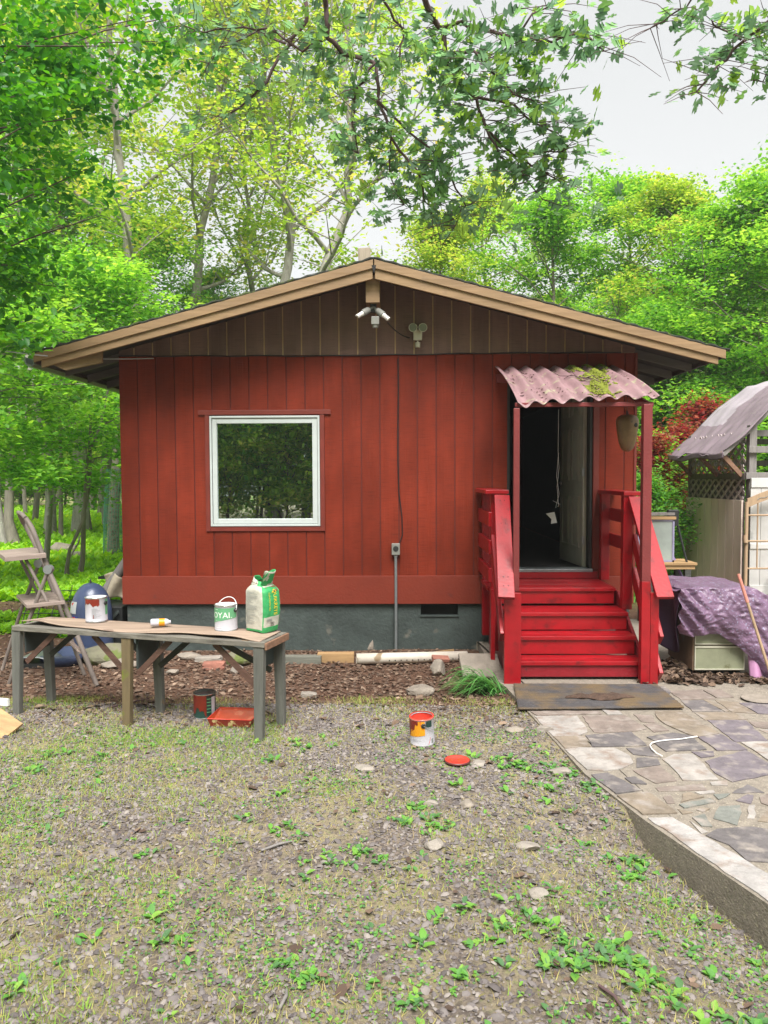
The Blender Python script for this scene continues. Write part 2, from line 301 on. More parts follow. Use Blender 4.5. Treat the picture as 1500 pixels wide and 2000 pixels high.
# ---------------------------------------------------------------- ground
def edge_x(y):
    """left edge of the paved path"""
    return np.interp(-np.asarray(y,float),[-9,1.7,1.83,2.77,3.75,4.38,5.18,6.5,30],[1.05,1.12,1.16,1.26,1.37,1.53,1.80,2.25,9.])
def gz(x,y):
    x=np.asarray(x,float); y=np.asarray(y,float)
    z=np.where(y>-2.6,-.10*np.clip((y+2.6)/2.0,0,1),0.)
    e=edge_x(y); near=np.interp(-y,[1.7,2.5,4.2,4.42,6],[.0,.015,.025,.165,.22])
    z=z-near*np.clip(1-(e-x)/.9,0,1)
    z=z+.012*sn(x,y,1.3)+.006*sn(x,y,4.1,2)
    inside=np.clip((x-e-.05)/.08,0,1)*np.clip((1.4-y)/.1,0,1)*(x<7.9)
    z=z-inside*.22
    far=np.clip((y-9)/40,0,1)
    return z+far*.5*sn(x,y,.13,1)*1.0 - .1*np.clip((y-2)/5,0,1)
xs=np.concatenate([-np.geomspace(110,6.2,26),np.arange(-6,3.4,.07),np.geomspace(3.5,110,26)])
ys=np.concatenate([-np.geomspace(60,7.2,18),np.arange(-7,1.2,.07),np.geomspace(1.3,140,34)])
X,Y=np.meshgrid(xs,ys); Z=gz(X,Y); nx,ny=len(xs),len(ys)
idx=np.arange(nx*ny).reshape(ny,nx); fq=np.stack([idx[:-1,:-1],idx[:-1,1:],idx[1:,1:],idx[1:,:-1]],-1).reshape(-1,4)
def litter_amt(x,y):
    a=np.clip((y+2.55+.25*sn(x,y,2.2,3))/.35,0,1)
    return a
gm,t,b=nodes('ground'); N=t.nodes.new; l=t.links.new
at=N('ShaderNodeAttribute'); at.attribute_name='litter'; at2=N('ShaderNodeAttribute'); at2.attribute_name='forest'
tc=N('ShaderNodeTexCoord')
def nz(scale,det=6,ro=.6):
    n=N('ShaderNodeTexNoise'); n.inputs['Scale'].default_value=scale; n.inputs['Detail'].default_value=det; n.inputs['Roughness'].default_value=ro; l(tc.outputs['Object'],n.inputs[0]); return n
def rp(src,cs,ps):
    r=N('ShaderNodeValToRGB'); e=r.color_ramp.elements
    while len(e)<len(cs): e.new(.5)
    for i,c in enumerate(cs): e[i].position=ps[i]; e[i].color=(*c,1)
    l(src,r.inputs[0]); return r.outputs[0]
def mixc(f,a,c):
    m=N('ShaderNodeMix'); m.data_type='RGBA'; l(f,m.inputs[0]); l(a,m.inputs[6]); l(c,m.inputs[7]); return m.outputs[2]
vo=N('ShaderNodeTexVoronoi'); vo.inputs['Scale'].default_value=55; l(tc.outputs['Object'],vo.inputs[0])
gravel=rp(vo.outputs['Color'],[(.10,.08,.07),(.17,.14,.12),(.26,.21,.17),(.33,.27,.20)],[0,.4,.7,1])
grassy=rp(nz(38).outputs[0],[(.19,.16,.11),(.34,.28,.18),(.24,.26,.11)],[.35,.5,.68])
front=mixc(rp(nz(2.6,8,.7).outputs[0],[(0,0,0),(1,1,1)],[.45,.56]),gravel,grassy)
lit=rp(nz(26,9,.75).outputs[0],[(.035,.022,.016),(.11,.062,.042),(.20,.115,.075),(.30,.19,.13)],[.3,.48,.6,.75])
fo=mixc(rp(nz(.9,8,.7).outputs[0],[(0,0,0),(1,1,1)],[.42,.56]),rp(nz(9,8,.7).outputs[0],[(.16,.10,.06),(.34,.22,.16)],[.35,.65]),rp(nz(7,8,.7).outputs[0],[(.07,.17,.02),(.17,.33,.03)],[.35,.65]))
c=mixc(at.outputs['Fac'],front,lit); c=mixc(at2.outputs['Fac'],c,fo); l(c,b.inputs['Base Color']); b.inputs['Roughness'].default_value=.95; b.inputs['Specular IOR Level'].default_value=.15
bp=N('ShaderNodeBump'); bp.inputs['Strength'].default_value=.9; bp.inputs['Distance'].default_value=.02; l(nz(45,8,.8).outputs[0],bp.inputs['Height']); l(bp.outputs[0],b.inputs['Normal'])
g=npmesh('ground',np.stack([X.ravel(),Y.ravel(),Z.ravel()],1),fq,4,gm,smooth=True); tag(g,kind='structure')
for nm,va in (('litter',litter_amt(X,Y)),('forest',np.clip((np.maximum(Y-2.5,np.abs(X+.5)-6.5))/3,0,1))):
    a=g.data.attributes.new(nm,'FLOAT','POINT'); a.data.foreach_set('value',va.ravel().astype(np.float32))

# ---------------------------------------------------------------- paved path
pe=[(float(edge_x(y)),y) for y in (-6.5,-5.18,-4.38,-3.75,-2.77,-1.83,-1.7,0)]
mb=MB(); mb.prism([(7.8,-7.5),(7.8,1.3),(1.5,1.3),(1.5,-.02),(1.09,-.02)]+[(x,y) for x,y in pe[::-1]]+[(2.65,-7.5)],-.34,0)
path=tag(mb.build('path',M['concrete']),kind='structure')
FS='''1 130,205 380,203 430,265 440,300 380,322 240,322
2 410,205 660,200 790,280 740,292 520,305 480,300
1 530,172 620,175 648,196 560,198
3 840,178 985,176 1215,310 1080,330 900,255 850,215
2 710,195 820,200 840,245 760,240
2 770,255 850,250 920,290 830,300
2 105,178 510,176 525,195 145,202
4 430,320 700,298 790,378 470,385
3 240,325 425,322 460,385 310,395
4 790,330 940,305 1060,325 840,355
4 830,360 1065,337 1140,402 900,412
5 1090,330 1220,312 1380,405 1200,408
1 310,402 400,390 600,393 690,440 712,480 640,515 540,528 440,520
4 670,395 800,385 860,445 710,430
4 730,450 850,450 870,490 730,508
1 880,460 950,430 1060,427 1210,580 1000,583 950,520
5 1050,415 1180,412 1185,440 1110,450
5 1130,470 1370,407 1500,480 1560,540 1290,592 1190,540
2 710,525 870,498 965,585 840,600
4 465,550 560,540 760,640 610,662
3 615,672 790,650 970,775 765,783
4 660,570 720,562 790,605 700,600
2 840,625 1110,600 1145,640 860,645
1 1160,592 1260,583 1265,612 1170,610
3 1000,660 1040,652 1125,680 990,710
6 980,725 1160,690 1195,710 1010,745
2 885,680 930,665 955,715 910,718
6 1055,800 1130,780 1175,855 1110,850
1 1042,820 1150,885 1110,895
6 1215,735 1335,728 1345,770 1320,845 1180,805
4 1290,655 1380,605 1480,655
5 1310,700 1380,665 1415,670 1400,720
1 1390,728 1425,726 1418,808 1378,805
4 1135,905 1200,868 1400,855 1560,880 1590,1075 1380,1055 1270,960
3 1440,820 1500,750 1560,780 1540,830
2 1450,680 1500,660 1560,690 1530,740 1460,715
1 1340,360 1500,357 1590,400 1600,490 1510,470
5 1145,230 1370,230 1500,350 1310,357
3 1070,185 1300,183 1385,226 1130,228
4 990,115 1130,113 1240,178 1060,180
3 1120,112 1150,112 1275,180 1250,181
2 915,60 1110,50 1190,105 990,110
2 1390,238 1500,240 1560,270 1500,280 1430,270
3 1190,112 1330,125 1430,190 1290,182
1 1445,285 1500,283 1580,310 1510,310
5 1330,130 1500,125 1590,165 1500,195 1440,190
3 970,750 1060,770 1000,780
3 1080,755 1110,742 1160,748 1120,768
1 1070,650 1180,640 1190,655 1100,663
6 1180,665 1280,660 1210,695
7 795,803 935,797 1500,1130 1500,1290
2 1120,55 1220,50 1300,95 1200,100
1 1350,95 1420,88 1500,95 1500,118 1400,122
4 740,35 890,32 930,60 915,90 800,90'''
cols={1:(.34,.31,.285),2:(.225,.18,.155),3:(.23,.185,.14),4:(.14,.125,.125),5:(.165,.14,.155),6:(.185,.19,.17),7:(.37,.345,.33)}
FM={k:mat('flagstone_%s'%n,cols[k],.8,.35,6,1.,26,spots=((.24,.18,.145) if k in(1,7) else (.30,.26,.23),9,.52,.18)) for k,n in ((1,'white'),(2,'pink'),(3,'tan'),(4,'slate'),(5,'purple'),(6,'green'),(7,'marble'))}
def flag(pts,k):
    out=[]; n=len(pts)
    for i in range(n):
        a=Vector(pts[i]); c=Vector(pts[(i+1)%n]); Lg=(c-a).length; st=max(1,int(Lg/.06))
        for j in range(st):
            q=a.lerp(c,j/st); w_=.010 if j else .0
            out.append((q.x+random.uniform(-w_,w_)*.7,q.y+random.uniform(-w_,w_)*.7))
    m=MB(); h=random.uniform(.004,.009); m.prism(out,.001,h); m.build('flagstone',FM[k],path,bevel=0)
for ln in FS.split('\n'):
    k,*pp=ln.split(' '); pts=[]
    for q in pp:
        u,v=map(float,q.split(',')); p=P(1000+u/3,1330+v/3,z=.004); pts.append((p.x,p.y))
    if int(k)==7: pts=[pts[0],pts[1],(pts[2][0],pts[2][1]),(pts[2][0]+.18,pts[2][1]-.55),(pts[3][0]+.2,pts[3][1]-.62),pts[3]]
    flag(pts,int(k))
for i in range(9):      # paving that carries on beyond the picture's right edge
    for j in range(9):
        cx,cy=2.1+i*.62+random.uniform(-.05,.05)+ (j%2)*.2, -6.2+j*.78
        if cx<.232+.5*(cy+8.39)+.55 or cx<float(edge_x(cy))+.6: continue
        pts=[(cx+random.uniform(.2,.3)*math.cos(a)*1.05,cy+random.uniform(.24,.36)*math.sin(a)) for a in np.linspace(0,2*math.pi,7)[:-1]]
        flag(pts,random.choice([1,2,3,4,5,2,3]))

# ---------------------------------------------------------------- cabin
cab=thing('cabin','low red cabin with vertical plank siding under a shallow brown gable roof','cabin')
XL,XR,ZG,ZB,ZS=-2.80,2.792,3.13,.722,.419
DX0,DX1,DZ0,DZ1=1.42,2.345,.80,2.87   # doorway
WX0,WX1,WZ0,WZ1=-1.816,-.616,1.278,2.481 # window frame
GRV=.2032
def roof_z(x,base=3.90): return base-abs(x)*.264
def boards(mb,x0,x1,z0f,z1f,y,th,holes=(),first=-2.6005,gw=.006):
    """vertical boards between grooves, cut round the openings"""
    g=first; 
    while g>x0: g-=GRV
    e=[x0]; 
    while g<x1:
        if g>x0+.01: e.append(g)
        g+=GRV
    e.append(x1)
    for a,c in zip(e[:-1],e[1:]):
        a2=a+(gw if a>x0 else 0); c2=c-(gw if c<x1 else 0)
        if c2-a2<.004: continue
        cuts=sorted(set([a2,c2]+[v for h in holes for v in h[:2] if a2<v<c2]))
        for p,q in zip(cuts[:-1],cuts[1:]):
            mid=(p+q)/2; hs=[h for h in holes if h[0]<mid<h[1]]
            segs=[(z0f,z1f)]
            for h in hs: segs=[s_ for s0,s1 in segs for s_ in ((s0,min(s1,h[2]) if not callable(s1) else h[2]),(h[3],s1)) if callable(s_[1]) or s_[1]-s_[0]>.01]
            for s0,s1 in segs:
                zt0=s1(p) if callable(s1) else s1; zt1=s1(q) if callable(s1) else s1
                mb.add([(p,y-th,s0),(q,y-th,s0),(q,y-th,zt1),(p,y-th,zt0),(p,y,s0),(q,y,s0),(q,y,zt1),(p,y,zt0)],
                  [(0,1,2,3),(7,6,5,4),(0,4,5,1),(1,5,6,2),(2,6,7,3),(3,7,4,0)],0)
holes=[(WX0+.02,WX1-.02,WZ0+.02,WZ1-.02),(DX0,DX1,.70,DZ1)]
mb=MB(); boards(mb,XL,XR,ZB,ZG,0,.012,holes); mb.build('siding',M['red'],cab)
mb=MB()   # sheathing behind, seen in the grooves
for x0,x1,z0,z1 in ((XL+.003,WX0+.02,ZB-.1,ZG),(WX1-.02,DX0,ZB-.1,ZG),(DX1,XR-.003,ZB-.1,ZG),(WX0+.02,WX1-.02,ZB-.1,WZ0+.02),(WX0+.02,WX1-.02,WZ1-.02,ZG),(DX0,DX1,DZ1,ZG)):
    mb.box((x0,0,z0),(x1,.09,z1))
mb.build('sheathing',M['redgroove'],cab)
mb=MB(); boards(mb,XL-.0,XR+.0,ZG+.004,lambda x:max(ZG+.01,roof_z(x,3.932)),-.004,.006,(),first=-2.634,gw=.007); mb.build('gable_siding',M['gable'],cab)
mb=MB(); mb.add([(XL+.01,-.004,ZG+.004),(XR-.01,-.004,ZG+.004),(XR-.01,-.004,roof_z(XR,3.925)),(0,-.004,3.925),(XL+.01,-.004,roof_z(XL,3.925)),
 (XL+.01,.09,ZG+.004),(XR-.01,.09,ZG+.004),(XR-.01,.09,roof_z(XR,3.925)),(0,.09,3.925),(XL+.01,.09,roof_z(XL,3.925))],[(0,1,2,3,4),(9,8,7,6,5),(0,5,6,1),(1,6,7,2),(2,7,8,3),(3,8,9,4),(4,9,5,0)])
mb.build('gable_sheathing',M['tangroove'],cab)
mb=MB(); mb.box((XL-.008,-.03,ZS),(1.24,-.0005,ZB+.006)); mb.box((1.243,-.028,ZS),(XR+.008,-.001,ZB-.004)); mb.build('skirt_board',M['skirt'],cab,bevel=.003)
mb=MB(); mb.box((XR-.002,-.028,ZB),(XR+.022,.02,ZG)); mb.build('corner_trim',M['trimred'],cab)
# side and back walls, room inside
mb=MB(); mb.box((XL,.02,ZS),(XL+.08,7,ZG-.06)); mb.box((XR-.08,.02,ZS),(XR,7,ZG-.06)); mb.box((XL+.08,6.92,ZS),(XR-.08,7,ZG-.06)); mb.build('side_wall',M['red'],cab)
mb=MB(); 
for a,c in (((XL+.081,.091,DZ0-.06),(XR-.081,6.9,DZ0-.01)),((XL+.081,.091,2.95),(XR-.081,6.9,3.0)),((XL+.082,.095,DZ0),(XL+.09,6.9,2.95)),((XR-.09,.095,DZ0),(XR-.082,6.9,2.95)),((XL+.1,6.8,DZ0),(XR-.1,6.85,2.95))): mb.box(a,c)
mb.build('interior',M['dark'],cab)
# foundation with two vent openings
mb=MB(); Z0=-.4
vents=[(-1.30,-1.083,.285,.60),(.482,.892,.286,.60)]
xsf=[XL+.03,-1.30,-1.083,.482,.892,XR-.03]
for i in range(5):
    a,c=xsf[i],xsf[i+1]; z1=.285 if i in(1,3) else .55
    mb.box((a,.012,Z0),(c,.2,z1))
mb.box((XL+.03,.2,Z0),(XL+.23,6.9,.5)); mb.box((XR-.23,.2,Z0),(XR-.03,6.9,.5)); mb.build('foundation',M['found'],cab)
for a,c,z0,z1 in vents:
    mb=MB(); mb.box((a+.002,.09,z0),(c-.002,.15,.55)); mb.build('vent',M['black'],cab)
mb=MB(); mb.box((.47,.0,.272),(.90,.011,.284)); mb.build('vent_sill',M['found'],cab)
# roof
YF,YB=-.6,7.3; EX=3.50
for sx in (-1,1):
    m=MB(); n=60
    def rf(u,v,sx=sx):
        x=u*(EX+(.05 if sx>0 else 0)); return (sx*x, YF-.02+v*(YB-YF+.04), 3.995-.264*x+.012+.006*math.sin(u*140)*(1)+.007*float(sn(x*9,v*60)))
    m.grid(rf,90,60); 
    o=m.build('shingles',M['shingle'],cab,fix=False); md=o.modifiers.new('s','SOLIDIFY'); md.thickness=.022; md.offset=1 if sx<0 else -1
    m=MB(); m.add([(0,YF+.04,3.965),(sx*3.47,YF+.04,3.965-.264*3.47),(sx*3.47,YB-.03,3.965-.264*3.47),(0,YB-.03,3.965),(0,YF+.04,3.94),(sx*3.47,YF+.04,3.94-.264*3.47),(sx*3.47,YB-.03,3.94-.264*3.47),(0,YB-.03,3.94)],
        [(0,1,2,3),(7,6,5,4),(0,4,5,1),(1,5,6,2),(2,6,7,3),(3,7,4,0)]); m.build('roof_deck',M['soffit'],cab)
    def slope_board(name,x0,x1,top,h,y0,y1,mt,cut=0):
        m=MB(); a,c=sx*x0,sx*x1; za,zc=top-.264*x0,top-.264*x1
        m.add([(a,y0,za),(c,y0,zc),(c,y0,zc-h+cut),(a,y0,za-h),(a,y1,za),(c,y1,zc),(c,y1,zc-h+cut),(a,y1,za-h)],
          [(0,1,2,3),(7,6,5,4),(0,4,5,1),(1,5,6,2),(2,6,7,3),(3,7,4,0)]); return m.build(name,mt,cab,bevel=.002)
    slope_board('fascia',.006,3.45+(.055 if sx>0 else 0),3.985,.085,YF-.02,YF,M['fascia'])
    slope_board('barge_board',.012,3.38+(.06 if sx>0 else 0),3.925,.125,YF+.001,YF+.035,M['fascia'],.03)
    for k in range(10):
        y=.35+k*.61-.25
        slope_board('rafter',.03 if y>8 else 2.6,3.44,3.938,.09,y,y+.038,M['rafter'])
    # plumb boards and gutter along the eave
    m=MB(); m.box((sx*3.452+(.04 if sx>0 else 0),YF+.04,2.985),(sx*3.472+(.04 if sx>0 else 0),YB-.04,3.05)); m.build('eave_board',M['rafter'],cab)
m=MB(); m.add([(-3.30,-.56,2.98),(-2.80,-.50,3.115),(-2.80,-.50,3.0),(-3.16,-.56,2.915),(-3.30,-.52,2.98),(-2.80,-.46,3.115),(-2.80,-.46,3.0),(-3.16,-.52,2.915)],[(0,1,2,3),(7,6,5,4),(0,4,5,1),(1,5,6,2),(2,6,7,3),(3,7,4,0)])
m.build('fly_rafter',M['fascia'],cab)
m=MB(); gp=[(-3.47,3.05),(-3.475,2.98),(-3.50,2.955),(-3.54,2.955),(-3.57,2.985),(-3.575,3.05),(-3.565,3.05),(-3.56,2.99),(-3.535,2.965),(-3.505,2.965),(-3.487,2.985),(-3.482,3.05)]
m.prism(gp,-.55,7.2,axis='y'); m.build('gutter',M['conduit'],cab)
m=MB(); m.box((-.085,-.5,3.585),(.055,-.02,3.86)); m.build('ridge_beam',M['fascia'],cab)
m=MB(); m.add([(-.022,YF-.022,3.925),(.026,YF-.022,3.925),(.003,YF-.022,3.845),(-.022,YF-.018,3.925),(.026,YF-.018,3.925),(.003,YF-.018,3.845)],[(0,1,2),(5,4,3),(0,3,4,1),(1,4,5,2),(2,5,3,0)]); m.build('ridge_gap',M['black'],cab)
m=MB(); m.bar((-.10,.28,3.9),(-.135,.28,4.355),.14,.035,up=(0,1,0)); m.build('ridge_block',M['chim'],cab,bevel=.003)
# window
win=MB()
fw=.022
for a,c in (((WX0,-.035,WZ0),(WX0+fw,.05,WZ1)),((WX1-fw,-.035,WZ0),(WX1,.05,WZ1)),((WX0+fw,-.035,WZ1-fw),(WX1-fw,.05,WZ1)),((WX0+fw,-.035,WZ0),(WX1-fw,.05,WZ0+fw))): win.box(a,c)
wo=win.build('window',M['white'],cab,bevel=.003)
m=MB(); a0,a1,c0,c1=WX0+fw+.004,WX1-fw-.004,WZ0+fw+.004,WZ1-fw-.004; s_=.055
for a,c in (((a0,-.022,c0),(a0+s_*.9,.03,c1)),((a1-s_,-.022,c0),(a1,.03,c1)),((a0+s_*.9,-.021,c1-s_),(a1-s_,.03,c1)),((a0+s_*.9,-.021,c0),(a1-s_,.03,c0+s_))): m.box(a,c)
m.build('sash',M['white'],wo,bevel=.004)
gm_,t,b=nodes('window_glass'); t.nodes.remove(b); N=t.nodes.new; l=t.links.new
gl=N('ShaderNodeBsdfGlossy'); gl.inputs['Roughness'].default_value=.0; gl.inputs['Color'].default_value=(.82,.95,.88,1); tr=N('ShaderNodeBsdfTransparent'); tr.inputs[0].default_value=(.55,.62,.58,1)
tcg=N('ShaderNodeTexCoord'); ng=N('ShaderNodeTexNoise'); ng.inputs['Scale'].default_value=2.2; mpg=N('ShaderNodeMapping'); mpg.inputs['Scale'].default_value=(1,1,2.5); l(tcg.outputs['Object'],mpg.inputs[0]); l(mpg.outputs[0],ng.inputs[0])
bg=N('ShaderNodeBump'); bg.inputs['Strength'].default_value=.10; bg.inputs['Distance'].default_value=.004; l(ng.outputs[0],bg.inputs['Height']); l(bg.outputs[0],gl.inputs['Normal'])
mg=N('ShaderNodeMixShader'); mg.inputs[0].default_value=.8; l(tr.outputs[0],mg.inputs[1]); l(gl.outputs[0],mg.inputs[2]); l(mg.outputs[0],t.nodes['Material Output'].inputs[0])
m=MB(); m.add([(a0+s_*.8,.006,c0+s_*.8),(a1-s_*.8,.006,c0+s_*.8),(a1-s_*.8,.006,c1-s_*.8),(a0+s_*.8,.006,c1-s_*.8)],[(0,1,2,3)]); m.build('pane',gm_,wo)
m=MB(); m.box((-1.94,-.034,WZ1+.012),(-.49,-.0125,WZ1+.062)); m.box((WX0-.052,-.030,WZ0-.055),(WX0-.004,-.0125,WZ1+.011)); m.box((WX1+.004,-.030,WZ0-.055),(WX1+.052,-.0125,WZ1+.011)); m.box((WX0-.003,-.028,WZ0-.055),(WX1+.003,-.0125,WZ0-.003))
m.build('window_trim',M['trimred'],cab,bevel=.003)
m=MB(); m.box((-1.17,.30,1.02),(-.62,.7,1.06)); m.box((-1.17,.30,1.06),(-1.14,.33,1.50)); m.box((-.80,.30,1.06),(-.78,.33,1.5)); m.box((-1.17,.30,1.5),(-.55,.7,1.52)); m.build('inside_shelf',M['cream'],cab)
# door frame, threshold and the open door
m=MB(); m.box((DX0-.0,-.01,DZ0-.03),(DX0+.03,.12,DZ1)); m.box((DX1-.028,-.01,DZ0),(DX1,.12,DZ1)); m.box((DX0+.03,-.009,DZ1-.03),(DX1-.028,.12,DZ1)); m.build('door_frame',M['steel'],cab)
m=MB(); m.box((DX1+.002,-.034,.80),(DX1+.065,-.0125,DZ1+.05)); m.build('door_trim',M['trimred'],cab,bevel=.003)
m=MB(); m.box((DX0+.02,-.06,DZ0-.03),(DX1,.13,DZ0+.004)); m.build('threshold',M['conduit'],cab,bevel=.004)
DW,DH=.84,2.02
m=MB(); m.box((0,0,0),(DW,.042,DH),0)
for px0 in (.11,.475):
    for z0,z1 in ((.2,.78),(.95,1.55),(1.68,1.9)):
        for rr,dp in ((0,.010),(.035,-.0)):
            pass
        for (x0,x1,w0,w1) in ((px0,px0+.02,z0,z1),(px0+.235,px0+.255,z0,z1),(px0+.02,px0+.235,z0,z0+.02),(px0+.02,px0+.235,z1-.02,z1)): m.box((x0,.0425,w0),(x1,.054,w1)); 
        m.box((px0+.055,.0425,z0+.055),(px0+.2,.051,z1-.055))
dr=m.build('door',M['door'],cab,bevel=.002); dr.location=(DX1-.035,.10,DZ0+.008); dr.rotation_euler=(0,0,R(95))
m=MB(); m.tube([(DW-.07,.05,.92),(DW-.07,.085,.92),(DW-.18,.09,.92)],.009,8); m.tube([(DW-.07,.043,.92),(DW-.07,.052,.92)],.026,12); m.build('handle',M['tin'],dr)
for z in (.25,1.0,1.75): m=MB(); m.box((-.004,.02,z),(.0,.05,z+.09)); m.build('hinge',M['galv'],dr)
# flood lights
def cfl(mb,p,d,r,Lh):
    d=Vector(d).normalized(); a=d.orthogonal().normalized(); b_=d.cross(a); pts=[]
    for i in range(40):
        t_=i/39; an=t_*math.pi*7; pts.append(Vector(p)+d*(t_*Lh)+a*math.cos(an)*r+b_*math.sin(an)*r)
    mb.tube(pts,.009,6)
fl=MB(); fl.box((-.045,-.43,3.50),(.02,-.38,3.60)); fo_=fl.build('flood_light',M['steel'],cab,bevel=.006)
c0_=V(-.012,-.42,3.555)
for sx,pt in ((-1,P(700,617,y=-.5)),(1,P(757,622,y=-.5))):
    d=(pt-c0_); m=MB(); m.tube([c0_,c0_+d*.25,c0_+d*.3,c0_+d*.7],[.012,.016,.032,.036],12); lh=m.build('lamp_holder',M['greyp'],fo_)
    m=MB(); cfl(m,c0_+d*.72,d,.016,d.length*.36); m.tube([c0_+d*.66,c0_+d*.78],.026,10); m.build('bulb',M['bulb'],fo_)
m=MB(); p=P(733,626,y=-.45); m.box((p.x-.04,p.y-.04,p.z-.045),(p.x+.04,p.y+.03,p.z+.035)); m.tube([p+V(0,0,-.03),p+V(0,0,-.075)],[.04,.028],14); m.build('sensor',M['greyp'],fo_,bevel=.004)
c1_=P(816,655,y=-.05); m=MB(); m.add([(c1_.x-.05,-.075,c1_.z+.06),(c1_.x+.05,-.075,c1_.z+.06),(c1_.x+.045,-.075,c1_.z-.055),(c1_.x-.045,-.075,c1_.z-.055),(c1_.x-.05,-.017,c1_.z+.06),(c1_.x+.05,-.017,c1_.z+.06),(c1_.x+.045,-.017,c1_.z-.055),(c1_.x-.045,-.017,c1_.z-.055)],[(3,2,1,0),(4,5,6,7),(0,1,5,4),(1,2,6,5),(2,3,7,6),(3,0,4,7)])
f2=m.build('flood_light',M['cream'],cab,bevel=.008)
for sx in (-1,1):
    q=V(c1_.x+sx*.052,-.09,c1_.z+.075); m=MB(); m.tube([q+V(0,.06,0),q+V(0,.02,0),q+V(0,-.03,-.006),q+V(0,-.034,-.006)],[.02,.034,.045,.047],20); h_=m.build('lamp_head',M['cream'],f2)
    m=MB(); m.tube([q+V(0,-.0345,-.006),q+V(0,-.037,-.006)],[.040,.036],20); m.build('lens',M['lens'],f2)
m=MB(); m.tube([(c1_.x,-.055,c1_.z-.05),(c1_.x,-.055,c1_.z-.085)],.010,8); m.tube([(c1_.x,-.06,c1_.z-.078),(c1_.x,-.06,c1_.z-.13)],[.028,.026],14); m.build('sensor',M['cream'],f2)
# cables, outlet box and conduit
m=MB(); A_=P(757,630,y=-.3); B_=P(800,660,y=-.03); m.tube([A_.lerp(B_,k/8)+V(0,0,-.03*math.sin(math.pi*k/8)) for k in range(9)],.006,6); m.build('light_cable',M['wire'],cab)
m=MB(); pts=[(-2.8,-.024,3.135),(-1.7,-.024,3.13),(-.6,-.022,3.122),(.19,-.023,3.128),(1.4,-.022,3.14),(2.78,-.022,3.137)]; m.tube([(a,b_,c_+.004*math.sin(a*9)) for a,b_,c_ in [tuple(Vector(pts[i]).lerp(Vector(pts[i+1]),k/10)) for i in range(5) for k in range(10)]],.006,6)
pts=[P(x_,y_,y=-.024) for x_,y_ in ((777,701),(778,760),(777,830),(777,900),(779,960),(785,1010),(786,1045),(780,1062))]; m.tube(pts,.006,6); m.build('wall_cable',M['wire'],cab)
p=P(773,1073,y=-.04); m=MB(); m.box((p.x-.045,-.075,p.z-.06),(p.x+.045,-.0125,p.z+.065)); ob=m.build('outlet_box',M['greyp'],cab,bevel=.006)
m=MB(); m.tube([(p.x,-.0755,p.z+.01),(p.x,-.079,p.z+.01)],.03,16); m.build('socket',M['steel'],ob)
m=MB(); m.tube([(p.x,-.045,p.z-.06),(p.x,-.045,.2),(p.x-.003,-.045,-.2)],.0155,12); m.tube([(p.x,-.045,p.z-.085),(p.x,-.045,p.z-.055)],.021,12); m.build('conduit',M['conduit'],cab)
# service wire coming in from the left
m=MB(); a_=P(-60,676,y=-1.0); b_=P(300,700,y=-.03); m.tube([a_.lerp(b_,k/12)+V(0,0,-.05*math.sin(math.pi*k/12)) for k in range(13)],.006,6); tag(m.build('overhead_wire',M['wirep']),'thin pale wire running in from the left to the gable corner','wire')
# ---------------------------------------------------------------- porch steps
st=thing('porch_steps','bright red painted wooden steps with railings up to the open door','steps',(1.85,-.9,0))
def bl(mb,name,mt,par=st,bevel=.004,**k):
    o=mb.build(name,mt,par,bevel=bevel,**k)
    if par is not None and par.type=='EMPTY' and par.parent is None:
        mw=par.matrix_basis.inverted(); o.data.transform(mw)
    return o
SX0,SX1=1.305,2.415
nos=[(-1.62,.17),(-1.38,.345),(-1.13,.52),(-.75,.70)]
for i,(y,z) in enumerate(nos):
    x1=SX1-.0 if i<3 else 2.40; x0=SX0-.05 if i<3 else 1.13
    yb=(nos[i+1][0]+.02) if i<3 else -.065
    m=MB(); mid=(y+yb)/2
    if i<3: m.box((x0,y,z-.036),(x1,mid-.004,z)); m.box((x0,mid+.004,z-.036),(x1,yb,z-.001))
    else:
        for k in range(5): m.box((x0,y+k*.137,z-.036),(x1,y+k*.137+.131,z-.001*(k%2)))
    bl(m,'tread',M['paint'])
    zb=(nos[i-1][1] if i else .02)+.006
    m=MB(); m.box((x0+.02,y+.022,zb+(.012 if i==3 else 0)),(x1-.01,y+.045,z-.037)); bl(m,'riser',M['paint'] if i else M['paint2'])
m=MB(); m.box((1.36,-.055,.70),(2.40,-.034,.775)); bl(m,'landing_ledger',M['paint'])
m=MB(); m.prism([(-1.60,.0),(-.1,.0),(-.1,.66),(-.73,.66),(-1.0,.48),(-1.60,.13)],1.215,1.25,axis='x'); bl(m,'stringer',M['post'])
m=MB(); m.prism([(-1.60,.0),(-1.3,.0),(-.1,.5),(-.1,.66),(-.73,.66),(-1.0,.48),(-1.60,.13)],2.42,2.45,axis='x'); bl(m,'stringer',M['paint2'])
# posts
for nm,a,c in (('newel_post',(1.158,-1.73,-.03),(1.304,-1.69,.80)),('newel_post',(2.425,-1.73,-.02),(2.497,-1.65,.80)),
  ('post',(1.14,-.90,.1),(1.225,-.81,1.645)),('post',(1.14,-.16,.1),(1.225,-.07,1.645)),('post',(2.405,-.97,.52),(2.495,-.88,1.62)),('post',(2.405,-.17,.70),(2.495,-.08,1.62)),('post',(1.11,-1.16,-.1),(1.15,-1.06,.75))):
    m=MB(); m.box(a,c); bl(m,nm,M['paint'] if a[0]>1.08 else M['post'])
